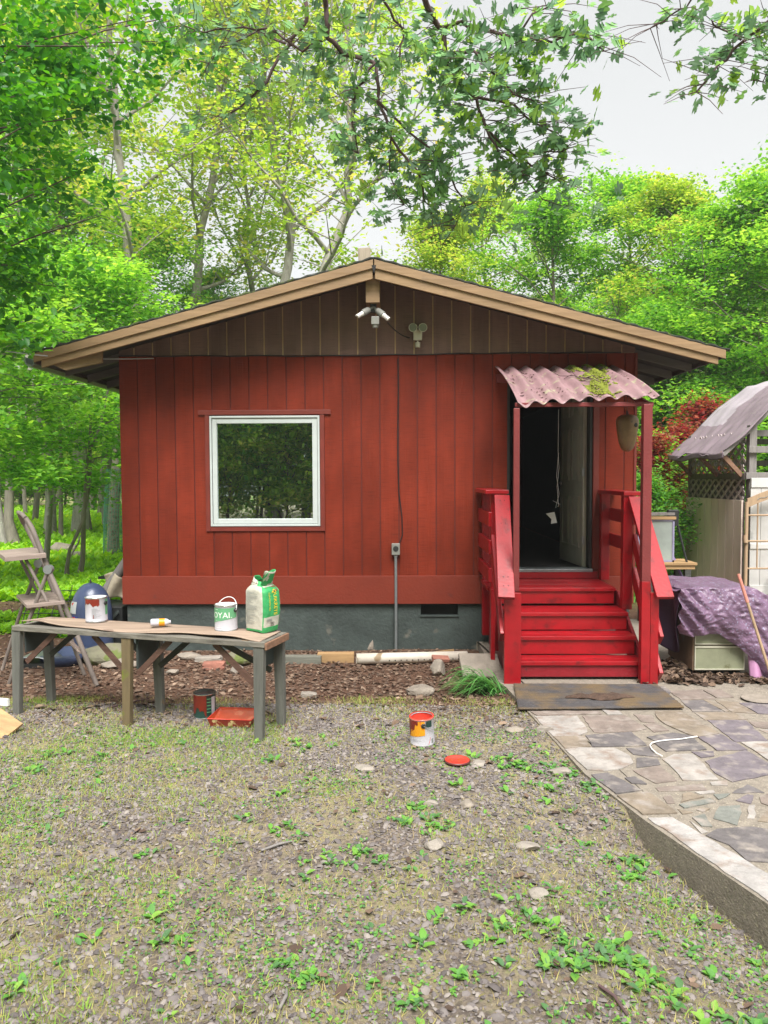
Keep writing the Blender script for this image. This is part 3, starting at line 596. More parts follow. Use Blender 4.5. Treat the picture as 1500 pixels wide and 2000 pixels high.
# hand rails
m=MB(); m.box((1.075,-.99,1.646),(1.30,-.04,1.684)); bl(m,'cap_rail',M['paint'])
m=MB(); m.box((2.40,-.99,1.622),(2.59,-.04,1.662)); bl(m,'cap_rail',M['paint'])
m=MB(); m.bar((1.232,-.995,1.625),(1.165,-1.80,.765),.145,.036,up=(0,-1,1)); bl(m,'sloping_rail',M['paint'])
m=MB(); m.bar((2.515,-.995,1.605),(2.525,-1.80,.765),.150,.036,up=(0,-1,1)); bl(m,'sloping_rail',M['paint'])
for z in (1.40,1.13,.86):
    m=MB(); m.box((1.105,-1.00,z-.07),(1.139,-.05,z+.07)); bl(m,'side_rail',M['paint'])
    if z>1: m=MB(); m.box((2.496,-.98,z-.06),(2.53,-.05,z+.07)); bl(m,'side_rail',M['paint'])
for dz in (.34,.66):
    m=MB(); m.bar((1.150,-.93,1.55-dz),(1.140,-1.68,.74-dz),.034,.13,up=(0,-1,1)); (bl(m,'sloping_side_rail',M['paint']) if dz<.5 else None)
    m=MB(); m.bar((2.515,-.93,1.55-dz),(2.515,-1.72,.72-dz),.034,.13,up=(0,-1,1)); bl(m,'sloping_side_rail',M['paint'])
m=MB()
for x_,y_,z_ in ((1.19,-1.15,1.0),(1.25,-1.15,1.0)): pass
for sx,xa in ((0,1.21),(0,1.25)):
    for t_ in (.06,.3,.82,.9):
        q=V(1.232,-.995,1.625).lerp(V(1.165,-1.80,.765),t_)+V(xa-1.23,-.013,.0145); m.lathe([(0,.003),(.004,.003),(.004,-.004)],q,8)
bl(m,'nail_heads',M['wire'],bevel=0)

# ---------------------------------------------------------------- awning
aw=thing('door_awning','faded pink corrugated awning with moss over the open doorway','awning',(1.9,-.8,0))
def awz(x,y,off=0.):
    t_=-y/1.63
    u=(x-1.29)/1.24
    base=2.985-(.41*t_+.135*t_*t_)+.02*math.sin(u*3)*t_+.055*u*t_
    return base+.023*math.cos((x-1.3+.02*t_)*2*math.pi/.158)+off+.006*float(sn(x*3,y*3))
def awp(u,v,off=0.):
    y=-.01-v*(1.62+.02*math.sin(u*23)+.02*math.sin(u*51)); x=1.285+u*(1.26+(-.03)*v)
    return (x,y,awz(x,y,off))
m=MB(); m.grid(awp,130,30); bl(m,'corrugated_sheet',M['awn'],aw,bevel=0,fix=False,solid=.005)
m=MB(); m.box((1.27,-1.58,2.425),(2.48,-1.54,2.462)); bl(m,'front_beam',M['post'],aw)
m=MB(); m.box((1.30,-.05,2.82),(2.52,-.0125,2.91)); bl(m,'wall_batten',M['post'],aw)
m=MB(); m.bar((2.45,-.04,2.86),(2.45,-1.58,2.42),.035,.06); bl(m,'side_brace',M['post'],aw)
m=MB(); m.box((1.248,-1.64,.80),(1.300,-1.60,2.41)); bl(m,'post',M['post'],aw)
m=MB(); m.box((2.345,-1.735,.90),(2.421,-1.66,2.43)); bl(m,'post',M['post'],aw)
m=MB(); m.box((2.345,-1.736,-.02),(2.4215,-1.66,.899)); bl(m,'post_foot',M['paint'],aw)
# moss cushions and leaf debris lying in the valleys
mv=[];
for _ in range(5200):
    u=random.uniform(.46,.95); v=random.uniform(.03,.97)
    c=.84-.28*v if random.random()<.55 else .70-.03*v
    if abs(u-c)>.125*(1.1-abs(v-.15)*.6)*random.random()+.01: continue
    if sn(u*30,v*14)<-.25: continue
    p=awp(u,v,.004); mv.append(p)
ico=[(0,0,1),(.9,0,.45),(.28,.85,.45),(-.72,.53,.45),(-.72,-.53,.45),(.28,-.85,.45),(.9,0,-.1),(.28,.85,-.1),(-.72,.53,-.1),(-.72,-.53,-.1),(.28,-.85,-.1)]
icof=[(0,1,2),(0,2,3),(0,3,4),(0,4,5),(0,5,1)]+[(1+i,6+i,6+(i+1)%5) for i in range(5)]+[(1+i,6+(i+1)%5,1+(i+1)%5) for i in range(5)]
n=len(mv); mo=scatter('moss',ico,icof,np.array(mv),rotm(n,tilt=.3),np.stack([rng.uniform(.010,.026,n),rng.uniform(.010,.026,n),rng.uniform(.006,.015,n)],1),M['moss'],parent=aw); mo.data.transform(aw.matrix_basis.inverted()); mo['kind']='stuff'
lv=[]
for _ in range(700):
    u=random.random(); v=random.random()**.8
    x,y,z=awp(u,v,.004)
    if math.cos((x-1.3)*2*math.pi/.158)>-.2 and random.random()<.85: continue
    if sn(u*9,v*5,1,4)<0: continue
    lv.append((x,y,z+.003))
leafv=[(-.5,0,0),(-.2,.28,.06),(.25,.25,.1),(.5,0,.02),(.2,-.26,.1),(-.25,-.24,.03)]; leaff=[(0,1,2,3),(0,3,4,5)]
litm=rampmat('dead_leaves',[(.05,.034,.026),(.115,.075,.054),(.20,.135,.095),(.36,.26,.19)],.85)
n=len(lv); de=scatter('leaf_debris',leafv,leaff,np.array(lv),rotm(n,tilt=.5),rng.uniform(.012,.035,n),litm,rng.random(n),aw); de.data.transform(aw.matrix_basis.inverted()); de['kind']='stuff'
m=MB()
for a,c in ((( .38,.45),(.62,.66)),((.45,.55),(.70,.60)),((.5,.35),(.66,.75))):
    m.tube([V(*awp(a[0]+(c[0]-a[0])*k/5,a[1]+(c[1]-a[1])*k/5,.03)) for k in range(6)],.004,5)
bl(m,'twigs',M['twig'],aw,bevel=0)

# ---------------------------------------------------------------- gourd bird house
p=P(1225,845,y=-1.25); gh=thing('gourd_birdhouse','brown dried gourd birdhouse hanging under the right end of the awning','birdhouse',p)
m=MB(); pr=[(.002,-.175),(.03,-.17),(.055,-.145),(.075,-.09),(.088,-.02),(.098,.05),(.102,.09),(.098,.125),(.08,.15),(.05,.163),(.02,.166),(0,.166)]; m.lathe(pr,(0,0,0),36); go=m.build('gourd_body',M['gourd'],gh)
m=MB(); m.tube([(0,0,.16),(-.003,0,.19),(-.012,0,.20)],[.013,.011,.007],8); m.build('stem',M['twig'],gh)
a_=R(-58); m=MB(); q=V(math.cos(a_)*.101,math.sin(a_)*.101,.065); d=V(math.cos(a_),math.sin(a_),0); m.tube([q-d*.02,q+d*.0015],.019,20); m.build('entrance_hole',M['black'],gh)
m=MB(); m.tube([(-.005,0,.19),(0,0,.26),(0,0,.42)],.0025,5); m.build('hanging_cord',M['wire'],gh)
# cord and card hanging inside the door
m=MB(); m.tube([P(x_,y_,y=.35) for x_,y_ in ((1091,800),(1090,880),(1092,915),(1088,950),(1091,990))],.003,5); m.tube([P(x_,y_,y=.35) for x_,y_ in ((1091,885),(1087,930),(1092,965),(1085,992),(1094,985),(1080,978))],.003,5)
tag(m.build('hanging_cord',M['bonewhite']),'loose white pull cord dangling in the dark doorway','cord')
m=MB(); q=[P(x_,y_,y=.45) for x_,y_ in ((1066,1003),(1083,1000),(1088,1021),(1076,1023),(1077,1014))]; m.add(q+[v_+V(0,.002,0) for v_ in q],[(0,1,2,3,4),(9,8,7,6,5)]+[(i,(i+1)%5,5+(i+1)%5,5+i) for i in range(5)]); tag(m.build('paper_scrap',M['whitem']),'torn white scrap of paper hanging in the dark doorway','paper')

# ---------------------------------------------------------------- doormat and what lies on it
m=MB(); q=[P(*a_,z=.014) for a_ in ((1003,1338),(1283,1338),(1336,1384),(1012,1386))]
def mt(u,v):
    a_=q[0].lerp(q[1],u); c_=q[3].lerp(q[2],u); p_=a_.lerp(c_,v); return (p_.x,p_.y,.020+.005*sn(p_.x*4,p_.y*4)+.003*math.sin(v*60))
m.grid(mt,60,50); tag(m.build('doormat',M['mat'],solid=.012,fix=False),'flat dark doormat with moss patches at the foot of the red steps','doormat')
m=MB(); c_=P(1172,1363,z=.03)
def bk(u,v):
    w_=.062*math.sin(math.pi*min(1,max(0,u)))**.5*(1+.5*sn(u*9,3)); an=math.pi*(v)
    return (c_.x+(u-.5)*.56,c_.y+math.cos(an)*w_+.02*math.sin(u*9),.024+math.sin(an)*w_*(.5+.35*sn(u*14,v*6,1,2))+.008)
m.grid(bk,40,10); tag(m.build('rag',mat('rag_brown',(.085,.05,.035),.95,.5,14,1,60),solid=.006,fix=False),'crumpled brown rag lying across the mossy doormat','rag')

# ---------------------------------------------------------------- work table
A=V(-2.735,-2.603,0); B=V(-.685,-3.203,0); ud=(B-A).normalized(); vd=V(-ud.y,ud.x,0); LB=(B-A).length; DB=.37
def bp_(u,v,z): return A+ud*u+vd*v+V(0,0,z)
wt=thing('work_table','long weathered grey wooden trestle table holding paint cans','table',A+ud*LB/2+vd*DB/2)
ZT=.69
m=MB(); m.bar(bp_(0,.045,ZT-.02),bp_(LB,.045,ZT-.02),.09,.038); m.bar(bp_(0,DB-.045,ZT-.02),bp_(LB,DB-.045,ZT-.02),.09,.038); m.bar(bp_(.01,DB/2,ZT-.022),bp_(LB-.01,DB/2,ZT-.022),DB-.20,.034); bl(m,'tabletop',M['bench'],wt)
m=MB(); m.bar(bp_(LB+.010,0,ZT-.03),bp_(LB+.010,DB,ZT-.03),.018,.05); bl(m,'end_board',M['rustw'],wt)
def pl(u,v):
    uu=.06+u*(LB-.10); vv=.035+v*(DB-.05)+(.02*math.sin(u*11)+.012*math.sin(u*29))*(1-v)
    z=ZT+.006+(.018*max(0,math.sin(u*9.5+.4))+.006*math.sin(u*23))*(1-v)+.02*(1-v)*(u<.12)*(1-u/.12)
    return bp_(uu,vv,z)
m=MB(); m.grid(pl,90,10); bl(m,'plywood_sheet',M['ply'],wt,bevel=0,fix=False,solid=.006)
legs=[(.03,.03,'benchleg'),(LB-.05,.03,'benchleg'),(1.02,.03,'benchlegm'),(.035,DB-.03,'benchleg'),(LB-.05,DB-.03,'benchleg'),(1.06,DB-.03,'benchleg')]
for u,v,mm in legs:
    sp=-.02 if v<.1 else .03; m=MB(); g0=float(gz(*bp_(u,v,0).xy)); m.bar(bp_(u,v,ZT-.04),bp_(u,v+sp,g0-.02),.08,.045,up=vd,w2=.06); bl(m,'leg',M[mm],wt,bevel=.003)
for u in (.075,LB-.09,1.02+.075):
    m=MB()
    if u<1 or u>1.5: m.bar(bp_(u,.055,ZT-.13),bp_(u,DB-.055,ZT-.13),.018,.17)
    else:
        a_=[bp_(u-.02,.05,ZT-.04),bp_(u-.02,DB-.05,ZT-.04),bp_(u-.02,DB-.06,ZT-.16),bp_(u-.02,.19,ZT-.27),bp_(u-.02,.05,ZT-.27)]; a2=[x_+ud*.018 for x_ in a_]
        m.add(a_+a2,[(0,1,2,3,4),(9,8,7,6,5)]+[(i,(i+1)%5,5+(i+1)%5,5+i) for i in range(5)])
    bl(m,'gusset_board',M['gusset'],wt,bevel=.002)
for u0,z0,u1,v,mm in ((.08,.40,.36,.06,'brace'),(.98,.38,.70,.06,'brace'),(1.08,.38,1.36,.06,'brace'),(LB-.09,.36,LB-.42,.06,'brace'),(.09,.40,.40,DB-.06,'braced'),(1.10,.38,1.42,DB-.06,'braced'),(1.02,.40,.72,DB-.06,'braced'),(LB-.09,.42,LB-.6,DB-.08,'braced')):
    m=MB(); m.bar(bp_(u0,v,z0),bp_(u1,v,ZT-.045),.014,.042,up=(0,0,1)); bl(m,'brace',M[mm],wt,bevel=.001)

# ---------------------------------------------------------------- paint cans
def text_mesh(s,size):
    cu=bpy.data.curves.new('t','FONT'); cu.body=s; cu.size=size; cu.align_x='CENTER'; cu.align_y='CENTER'; cu.resolution_u=3
    o=bpy.data.objects.new('t',cu); COL.objects.link(o); me=bpy.data.meshes.new_from_object(o.evaluated_get(bpy.context.evaluated_depsgraph_get()))
    vs=[tuple(v.co) for v in me.vertices]; fs=[tuple(p.vertices) for p in me.polygons]; bpy.data.objects.remove(o); bpy.data.meshes.remove(me)
    return vs,fs
def patch(mb,r,th0,th1,zlo,zhi,n=24,m=0):
    """curved label patch on a cylinder; zlo/zhi are functions of 0..1 across"""
    vs=[];fs=[]; nz=8
    for i in range(n+1):
        t_=i/n; a=th0+(th1-th0)*t_; z0=zlo(t_) if callable(zlo) else zlo; z1=zhi(t_) if callable(zhi) else zhi
        for j in range(nz+1): vs.append((r*math.cos(a),r*math.sin(a),z0+(z1-z0)*j/nz))
    for i in range(n):
        for j in range(nz): k=i*(nz+1)+j; fs.append((k,k+nz+1,k+nz+2,k+1))
    return mb.add(vs,fs,m,True)
CR,CH=.083,.19
def can(name,label,loc,face,body,lean=(0,0)):
    """face = direction angle that points at the camera"""
    t_=thing(name,label,'paint can',loc,0,'paint cans'); t_.rotation_euler=(lean[0],lean[1],face)
    m=MB(); m.lathe([(0,.002),(CR-.004,.002),(CR,0),(CR+.001,.004),(CR-.001,.008),(CR-.0015,CH-.012),(CR+.001,CH-.008),(CR+.0015,CH-.002),(CR,CH),(CR-.006,CH),(CR-.008,CH-.006),(CR-.010,CH-.006)],(0,0,0),48)
    t_['_b']=1; bo=m.build('can_body',body,t_); m=MB(); m.lathe([(CR-.0015,CH-.0115),(CR+.0015,CH-.0085),(CR+.002,CH-.002),(CR,CH+.001),(CR-.006,CH+.001)],(0,0,0),48); m.lathe([(CR-.001,.0095),(CR+.0018,.004),(CR+.0005,-.0005)],(0,0,0),48); m.build('rim',M['tin'],t_)
    del t_['_b']
    return t_
def facing(p): return math.atan2(CAM[1]-p.y,CAM[0]-p.x)
def ear(t_,a,z=.14):
    m=MB(); d=V(math.cos(a),math.sin(a),0); m.tube([d*(CR-.001)+V(0,0,z),d*(CR+.006)+V(0,0,z),d*(CR+.007)+V(0,0,z)],[.0165,.0155,.010],20); m.build('ear',M['steel'],t_)
def on_table(px,py,z=.706,back=CR): 
    p=P(px,py,z=z); d=(p-Vector(CAM.tolist())); d.z=0; d.normalize(); return p+d*back
def jag(seed,lo,hi):
    rr=random.Random(seed); ph=[rr.uniform(0,6) for _ in range(4)]
    return lambda t:lo+(hi-lo)*(.5+.28*math.sin(t*7+ph[0])+.16*math.sin(t*19+ph[1])+.06*math.sin(t*47+ph[2]))
# white can
p=on_table(189,1216); c1=can('paint_can','white paint can with brown-red spill down its label on the left of the table',p,facing(p),M['canwhite'])
m=MB(); patch(m,CR+.0006,R(-72),R(15),jag(2,.115,.155),CH-.010); m.build('paint_spill',M['drip'],c1)
m=MB(); patch(m,CR+.0004,R(50),R(75),.055,.175); m.build('label_panel',M['cangreen'],c1)
m=MB()
for k in range(13): patch(m,CR+.0005,R(-25),R(-25+random.uniform(18,52)),.105-k*.006,.1065-k*.006,8)
m.build('label_print',M['txtg'],c1); m=MB(); patch(m,CR+.001,R(-17),R(-14),.03,.06,4); m.build('paint_streak',M['drip'],c1)
m=MB(); m.lathe([(0,CH-.006),(CR-.01,CH-.006)],(0,0,0),40); m.build('lid',M['whitem'],c1); ear(c1,R(52),.145)
# green can
p=on_table(442,1234); c2=can('paint_can','unopened green and white paint can with wire handle up, beside the bag',p,facing(p),M['canwhite'])
m=MB(); patch(m,CR+.0005,R(-95),R(62),lambda t:.062+.018*math.sin(t*2.6-.3)+.022*t*t,.170,40); m.build('label_panel',M['cangreen'],c2)
vs,fs=text_mesh('ROYAL',.060); w_=R(-36)
m=MB(); m.add([((CR+.0011)*math.cos(w_+x_/CR*1.0),(CR+.0011)*math.sin(w_+x_/CR*1.0),.117+y_) for x_,y_,z_ in vs],fs); m.build('lettering',M['txtw'],c2,fix=False)
m=MB(); patch(m,CR+.0009,R(-62),R(-8),.076,.0775,12); patch(m,CR+.0009,R(-62),R(-45),.158,.161,6); patch(m,CR+.0006,R(-60),R(-20),.028,.030,8); m.build('label_lines',M['txtw'],c2)
m=MB(); m.lathe([(0,CH-.004),(CR-.02,CH-.004),(CR-.016,CH-.001),(CR-.008,CH)],(0,0,0),40); m.build('lid',M['whitem'],c2); ear(c2,R(52),.150); ear(c2,R(232),.150)
m=MB(); pts=[]
for k in range(21):
    a=math.pi*k/20; d=V(math.cos(R(52)),math.sin(R(52)),0)*math.cos(a)*(CR+.006); pts.append(d+V(math.cos(R(-38))*-.045*math.sin(a),math.sin(R(-38))*-.045*math.sin(a),.150+.085*math.sin(a)))
m.tube(pts,.0028,6); m.build('wire_handle',M['whitem'],c2)
# dark can on the ground below the table
p=P(390,1404,z=0)+V(.02,.08,-.01); p.z=float(gz(p.x,p.y))-.005; c3=can('paint_can','dark green paint can smeared red, standing on dirt under the table',p,facing(p),M['candk'])
m=MB(); patch(m,CR+.0008,R(-95),R(8),jag(5,.01,.10),CH-.006); m.build('paint_spill',M['drip'],c3)
m=MB(); patch(m,CR+.0006,R(36),R(62),.02,.165); m.build('label_panel',M['canwhite'],c3); m=MB()
for k in range(5): patch(m,CR+.0006,R(10),R(34),.05+k*.025,.056+k*.025,6)
m.build('label_lines',M['cangreen'],c3)
m=MB(); m.lathe([(0,CH-.002),(CR-.02,CH-.002),(CR-.014,CH+.002),(CR+.002,CH+.002),(CR+.002,CH-.003)],(0,0,0),40); lid_=m.build('lid',M['steel'],c3)
m=MB(); d=V(math.cos(R(75)),math.sin(R(75)),0); m.tube([d*(CR+.004)+V(0,0,.15),d*(CR+.02)+V(0,0,.17),d*(CR+.012)+V(0,0,.20)],.002,5); m.build('wire_handle',M['tin'],c3)
# yellow-labelled can on gravel
p=P(826,1462,z=0)+V(0,.07,0); p.z=float(gz(p.x,p.y))+.012; c4=can('paint_can','open paint can with yellow label and red drips standing on the gravel',p,facing(p),M['canwhite'],(R(2),R(4)))
m=MB(); patch(m,CR+.0005,R(-80),R(14),lambda t:.062+.022*t,.178,30); m.build('label_panel',M['orange'],c4)
m=MB(); patch(m,CR+.0011,R(-88),R(-18),lambda t:.055+.105*t+.012*math.sin(t*17)+.006*math.sin(t*41),CH-.006,40); m.build('paint_spill',M['drip'],c4)
m=MB(); patch(m,CR+.0007,R(20),R(52),.135,.178); lp=m.build('label_corner',M['candk'],c4); 
m=MB(); patch(m,CR+.0007,R(48),R(62),.02,.05); 
for k in range(4): patch(m,CR+.0007,R(-50),R(-50+random.uniform(20,45)),.035+k*.006,.0362+k*.006,6)
m.build('label_print',M['txtg'],c4)
m=MB(); patch(m,CR+.0009,R(30),R(44),lambda t:.01+.05*t,lambda t:.018+.05*t,10); patch(m,CR+.0012,R(-8),R(-5),.150,.18,4); m.build('paint_streak',M['lidred'],c4)
m=MB(); m.lathe([(CR-.010,CH+.0015),(CR+.0015,CH+.0015),(CR+.002,CH-.006)],(0,0,0),40); m.lathe([(CR-.006,CH-.004),(CR-.006,.06),(0,.06)],(0,0,0),40); m.build('wet_rim',M['lidred'],c4); ear(c4,R(8),.150)
m=MB(); d=V(math.cos(R(8)),math.sin(R(8)),0); e_=V(math.cos(R(60)),math.sin(R(60)),0); m.tube([d*(CR+.008)+V(0,0,.15),(d+e_).normalized()*(CR+.012)+V(0,0,.13),e_*(CR+.010)+V(0,0,.11)],.0022,5); m.build('wire_handle',M['tin'],c4)
p=P(893,1488,z=.012); p.z=float(gz(p.x,p.y))+.012; t_=thing('can_lid','round red paint can lid lying on the gravel','lid',p); m=MB(); m.lathe([(0,.004),(.062,.004),(.066,.009),(.078,.009),(.082,.003)],(0,0,0),40); m.build('lid_face',M['lidred'],t_)
m=MB(); m.lathe([(.078,.0095),(.084,.006),(.084,-.003),(.0,-.003)],(0,0,0),40); m.build('lid_rim',mat('rim_dark_red',(.10,.02,.02),.4),t_)
# lying bottle
p=on_table(315,1224,.709,.03); bt=thing('plastic_bottle','clear plastic bottle with yellow label lying on its side on the plywood','bottle',p+V(0,0,.028)); bt.rotation_euler=(0,R(90),R(12))
m=MB(); m.lathe([(0,-.075),(.024,-.075),(.0275,-.068),(.0275,.03),(.024,.045),(.013,.058),(.013,.07),(0,.07)],(0,0,0),24); m.build('bottle_body',M['bottle'],bt)
m=MB(); m.lathe([(.0279,-.015),(.0279,.028)],(0,0,0),24); m.build('label_band',M['orange'],bt)
# roller tray
c_=[P(423,1417,z=.0),P(494,1417,z=.0)]
tr_=thing('paint_tray','red paint roller tray with dried drips on the ground below the table end','tray',(-.99,-2.76,float(gz(-.99,-2.76))+.008),R(-6))
m=MB(); o_=[(-.165,-.13),(.165,-.13),(.165,.15),(-.165,.15)]; w1=.055
vs=[(x_,y_,w1) for x_,y_ in o_]+[(x_*.9,y_*.9,0) for x_,y_ in o_]; m.add(vs,[(0,1,5,4),(1,2,6,5),(2,3,7,6),(3,0,4,7),(7,6,5,4)]); m.build('tray_shell',M['trayout'],tr_,solid=.003)
m=MB(); vs=[(x_*.97,y_*.97,w1-.002) for x_,y_ in o_]+[(-.145,-.115,.012),(.145,-.115,.012),(.145,.13,.045),(-.145,.13,.045)]; m.add(vs,[(0,1,5,4),(1,2,6,5),(2,3,7,6),(3,0,4,7),(4,5,6,7)]); m.build('tray_well',M['trayin'],tr_)
m=MB(); m.tube([V(*v_,w1) for v_ in o_]+[V(*o_[0],w1)],.004,6); m.build('tray_rim',M['lidred'],tr_)

# ---------------------------------------------------------------- cement bag
p=P(507,1239,z=.70); ctr=V(p.x-.005,p.y+.13,.706); bag=thing('cement_bag','torn green and white paper bag of concrete mix standing at the table end','bag',ctr,R(-38))
BW,BD,BH=.105,.085,.36     # half sizes
_ths=np.linspace(0,2*np.pi,4001); _cx=BW*np.sign(np.cos(_ths))*np.abs(np.cos(_ths))**.34; _cy=BD*np.sign(np.sin(_ths))*np.abs(np.sin(_ths))**.34
_arc=np.concatenate([[0],np.cumsum(np.hypot(np.diff(_cx),np.diff(_cy)))]); _arc/=_arc[-1]
def thu(u): return float(np.interp(u%1.0 if u<1 else 1.,_arc,_ths))
def face_x(s): return math.copysign(math.asin(min(.999,abs(s/BD))**(1/.34)),s)
def face_y(s): return -math.pi/2+math.copysign(math.asin(min(.999,abs(s/BW))**(1/.34)),s)
def bs(th,z,off=0.):
    """bag surface: th angle, z 0..1"""
    c,s=math.cos(th),math.sin(th); e=.34 if z<.8 else .34+(z-.8)*1.5
    x=BW*math.copysign(abs(c)**e,c); y=BD*math.copysign(abs(s)**e,s)
    k=.93+.11*math.sin(math.pi*min(1,z*1.05))**.6
    if z>.82: k*=1-.55*((z-.82)/.18)**1.5
    k+=.018*float(sn(th*2.5,z*9,1,3))+.008*float(sn(th*6,z*22,1,5))
    return V((x+math.copysign(off,x))*k+.012*math.sin(z*3),(y+math.copysign(off,y))*k,z*BH+.004*math.sin(th*3))
NT,NZ=80,44
# with the bag turned by 38 deg, the face y<0 looks right-front... faces are picked by angle
def bm(i,j):
    th=thu((i+.5)/NT); z=j/NZ
    deg=math.degrees(th)%360
    if z<.045: return 1
    if z>.90: return 1 if sn(th*3,z*9)>-.1 else 0
    if 292<deg<405 or deg<38 or deg>292: 
        if .10<z<.30 and (deg>318 or deg<20): return 0
        return 1 if (deg>300 or deg<28) else 0
    return 0
m=MB(); m.grid(lambda u,v:bs(thu(u),v),NT,NZ,mf=bm); m.build('bag_body',[M['bagw'],M['bagg']],bag,fix=False)
def place_text(s,size,th0,z0,rotdeg,mt,nm,sx=1.,vert=True):
    vs,fs=text_mesh(s,size); mb=MB(); out=[]
    for x_,y_,_ in vs:
        # text runs down the bag
        zz=z0-x_/BH*sx; tt=face_x(th0+y_*1.25)
        out.append(bs(tt,zz,.004))
    mb.add(out,fs); mb.build(nm,mt,bag,fix=False)
place_text('QUIKRETE',.034,.014,.60,0,M['txty'],'lettering',1.2)
place_text('CONCRETE MIX',.014,-.030,.62,0,M['txty'],'lettering',1.3)
place_text('80',.030,-.005,.165,0,M['txt'],'lettering',1.)
m=MB()
for k in range(9):
    s_=-.052+k*.0052; a=bs(face_x(s_),.225,.004); c=bs(face_x(s_),.28,.004); d=bs(face_x(s_+.0028),.28,.004); e=bs(face_x(s_+.0028),.225,.004); m.add([a,e,d,c],[(0,1,2,3)])
rr=random.Random(3)
for k in range(30):
    z=.14+k*.022; t0=-.085+rr.uniform(0,.02); t1=t0+rr.uniform(.03,.11)
    for q0 in np.linspace(t0,t1,6)[:-1]:
        dq=(t1-t0)/5; m.add([bs(face_y(q0),z,.004),bs(face_y(q0+dq),z,.004),bs(face_y(q0+dq),z+.007,.004),bs(face_y(q0),z+.007,.004)],[(0,1,2,3)])
m.build('small_print',M['txtg'],bag,fix=False)
def flap(u,v):   # torn mouth standing up
    th=R(-70)+u*R(200); b0=bs(th,.93); h=.035+.075*max(0,math.sin(u*3.1))**1.2+.03*max(0,math.sin(u*9))
    k=1+.55*v*math.sin(u*5+.5); return V(b0.x*(k)+.02*v,b0.y*k*.9-.0,b0.z+h*v)
m=MB(); m.grid(flap,40,8,mf=lambda i,j:1 if sn(i*.3,j*.5)>-.3 else 0); m.build('torn_flap',[M['bagw'],M['bagg']],bag,fix=False,solid=.002)
def flap2(u,v):
    th=R(120)+u*R(150); b0=bs(th,.93); return V(b0.x*(1-.3*v),b0.y*(1-.3*v),b0.z+(.03+.035*math.sin(u*3.1))*v)
m=MB(); m.grid(flap2,30,6,mf=lambda i,j:1 if i<18 else 0); m.build('torn_flap',[M['bagw'],M['bagg']],bag,fix=False,solid=.002)
m=MB(); m.grid(lambda u,v:V(bs(u*2*math.pi,.94).x*v*1.02,bs(u*2*math.pi,.94).y*v*1.02,BH*.95+.02*math.sin(u*12)*v),30,4); m.build('inner_paper',M['bagb'],bag,fix=False)
m=MB(); q=[bs(R(-25),.90,.004),bs(R(22),.91,.004),bs(R(12),.82,.004),bs(R(0),.80,.004)]; m.add(q,[(0,1,2,3)]); m.build('tear',M['bagb'],bag,fix=False)

# ---------------------------------------------------------------- step ladder
F1=P(192,1346,z=-.07); F2=P(167,1319,z=-.07); dd=F2-F1; yl=F1.y
def lp(x_,y_): return P(x_,y_,y=yl)
lad=thing('step_ladder','old wooden step ladder standing open behind the left end of the table','ladder',F1)
def seg(nm,a,c,w_,h_,mt_='ladder',off=V(0,0,0),rnd=True):
    m=MB(); a=lp(*a)+off; c=lp(*c)+off; m.tube([a,a.lerp(c,.5),c],[w_/2]*3,8) if rnd else m.bar(a,c,w_,h_); bl(m,nm,M[mt_],lad,bevel=0)
hoop=[(50,1012),(62,1030),(78,1070),(100,1125),(140,1215),(192,1346)]
m=MB(); m.tube([lp(*a) for a in hoop],.022,8); bl(m,'front_rail',M['ladder'],lad,bevel=0)
m=MB(); m.tube([lp(*a)+dd for a in [(48+15,1028),(58+17,1050),(78+18,1092),(165+25,1319+27)]],.019,8); bl(m,'front_rail',M['ladder'],lad,bevel=0)
top=[lp(50,1012),lp(45,1005)+dd*.1,lp(44,1003)+dd*.5,lp(62,1028)+dd]
m=MB(); m.tube(top,.019,8); bl(m,'top_hoop',M['ladder'],lad,bevel=0)
seg('rear_leg',(95,1112),(58,1208),.036,0); seg('rear_leg',(58,1208),(18,1335),.036,0); seg('rear_leg',(95,1112),(58,1208),.036,0,off=dd); seg('rear_leg',(58,1208),(18,1335),.034,0,off=dd)
seg('link_bar',(50,1092),(96,1182),.030,0); seg('link_bar',(50,1092),(96,1182),.030,0,off=dd)
for o_ in (V(0,0,0),dd):
    m=MB(); c_=lp(95,1112)+o_; m.tube([c_+V(0,-.026,0),c_+V(0,.026,0)],.040,18); bl(m,'hinge_plate',M['galv'],lad)
def slab(nm,a,c,th_,d0=-.12,d1=1.15):
    m=MB(); p0=lp(*a)+dd*d0; p1=lp(*c)+dd*d0; p2=lp(*c)+dd*d1; p3=lp(*a)+dd*d1; z=V(0,0,th_); m.add([p0,p1,p2,p3,p0+z,p1+z,p2+z,p3+z],[(3,2,1,0),(4,5,6,7),(0,1,5,4),(1,2,6,5),(2,3,7,6),(3,0,4,7)]); bl(m,nm,M['ladstep'],lad,bevel=.002)
slab('step',(8,1096),(88,1088),.04); slab('step',(50,1186),(124,1178),.028); slab('step',(150,1272),(170,1283),.02,0,1.)

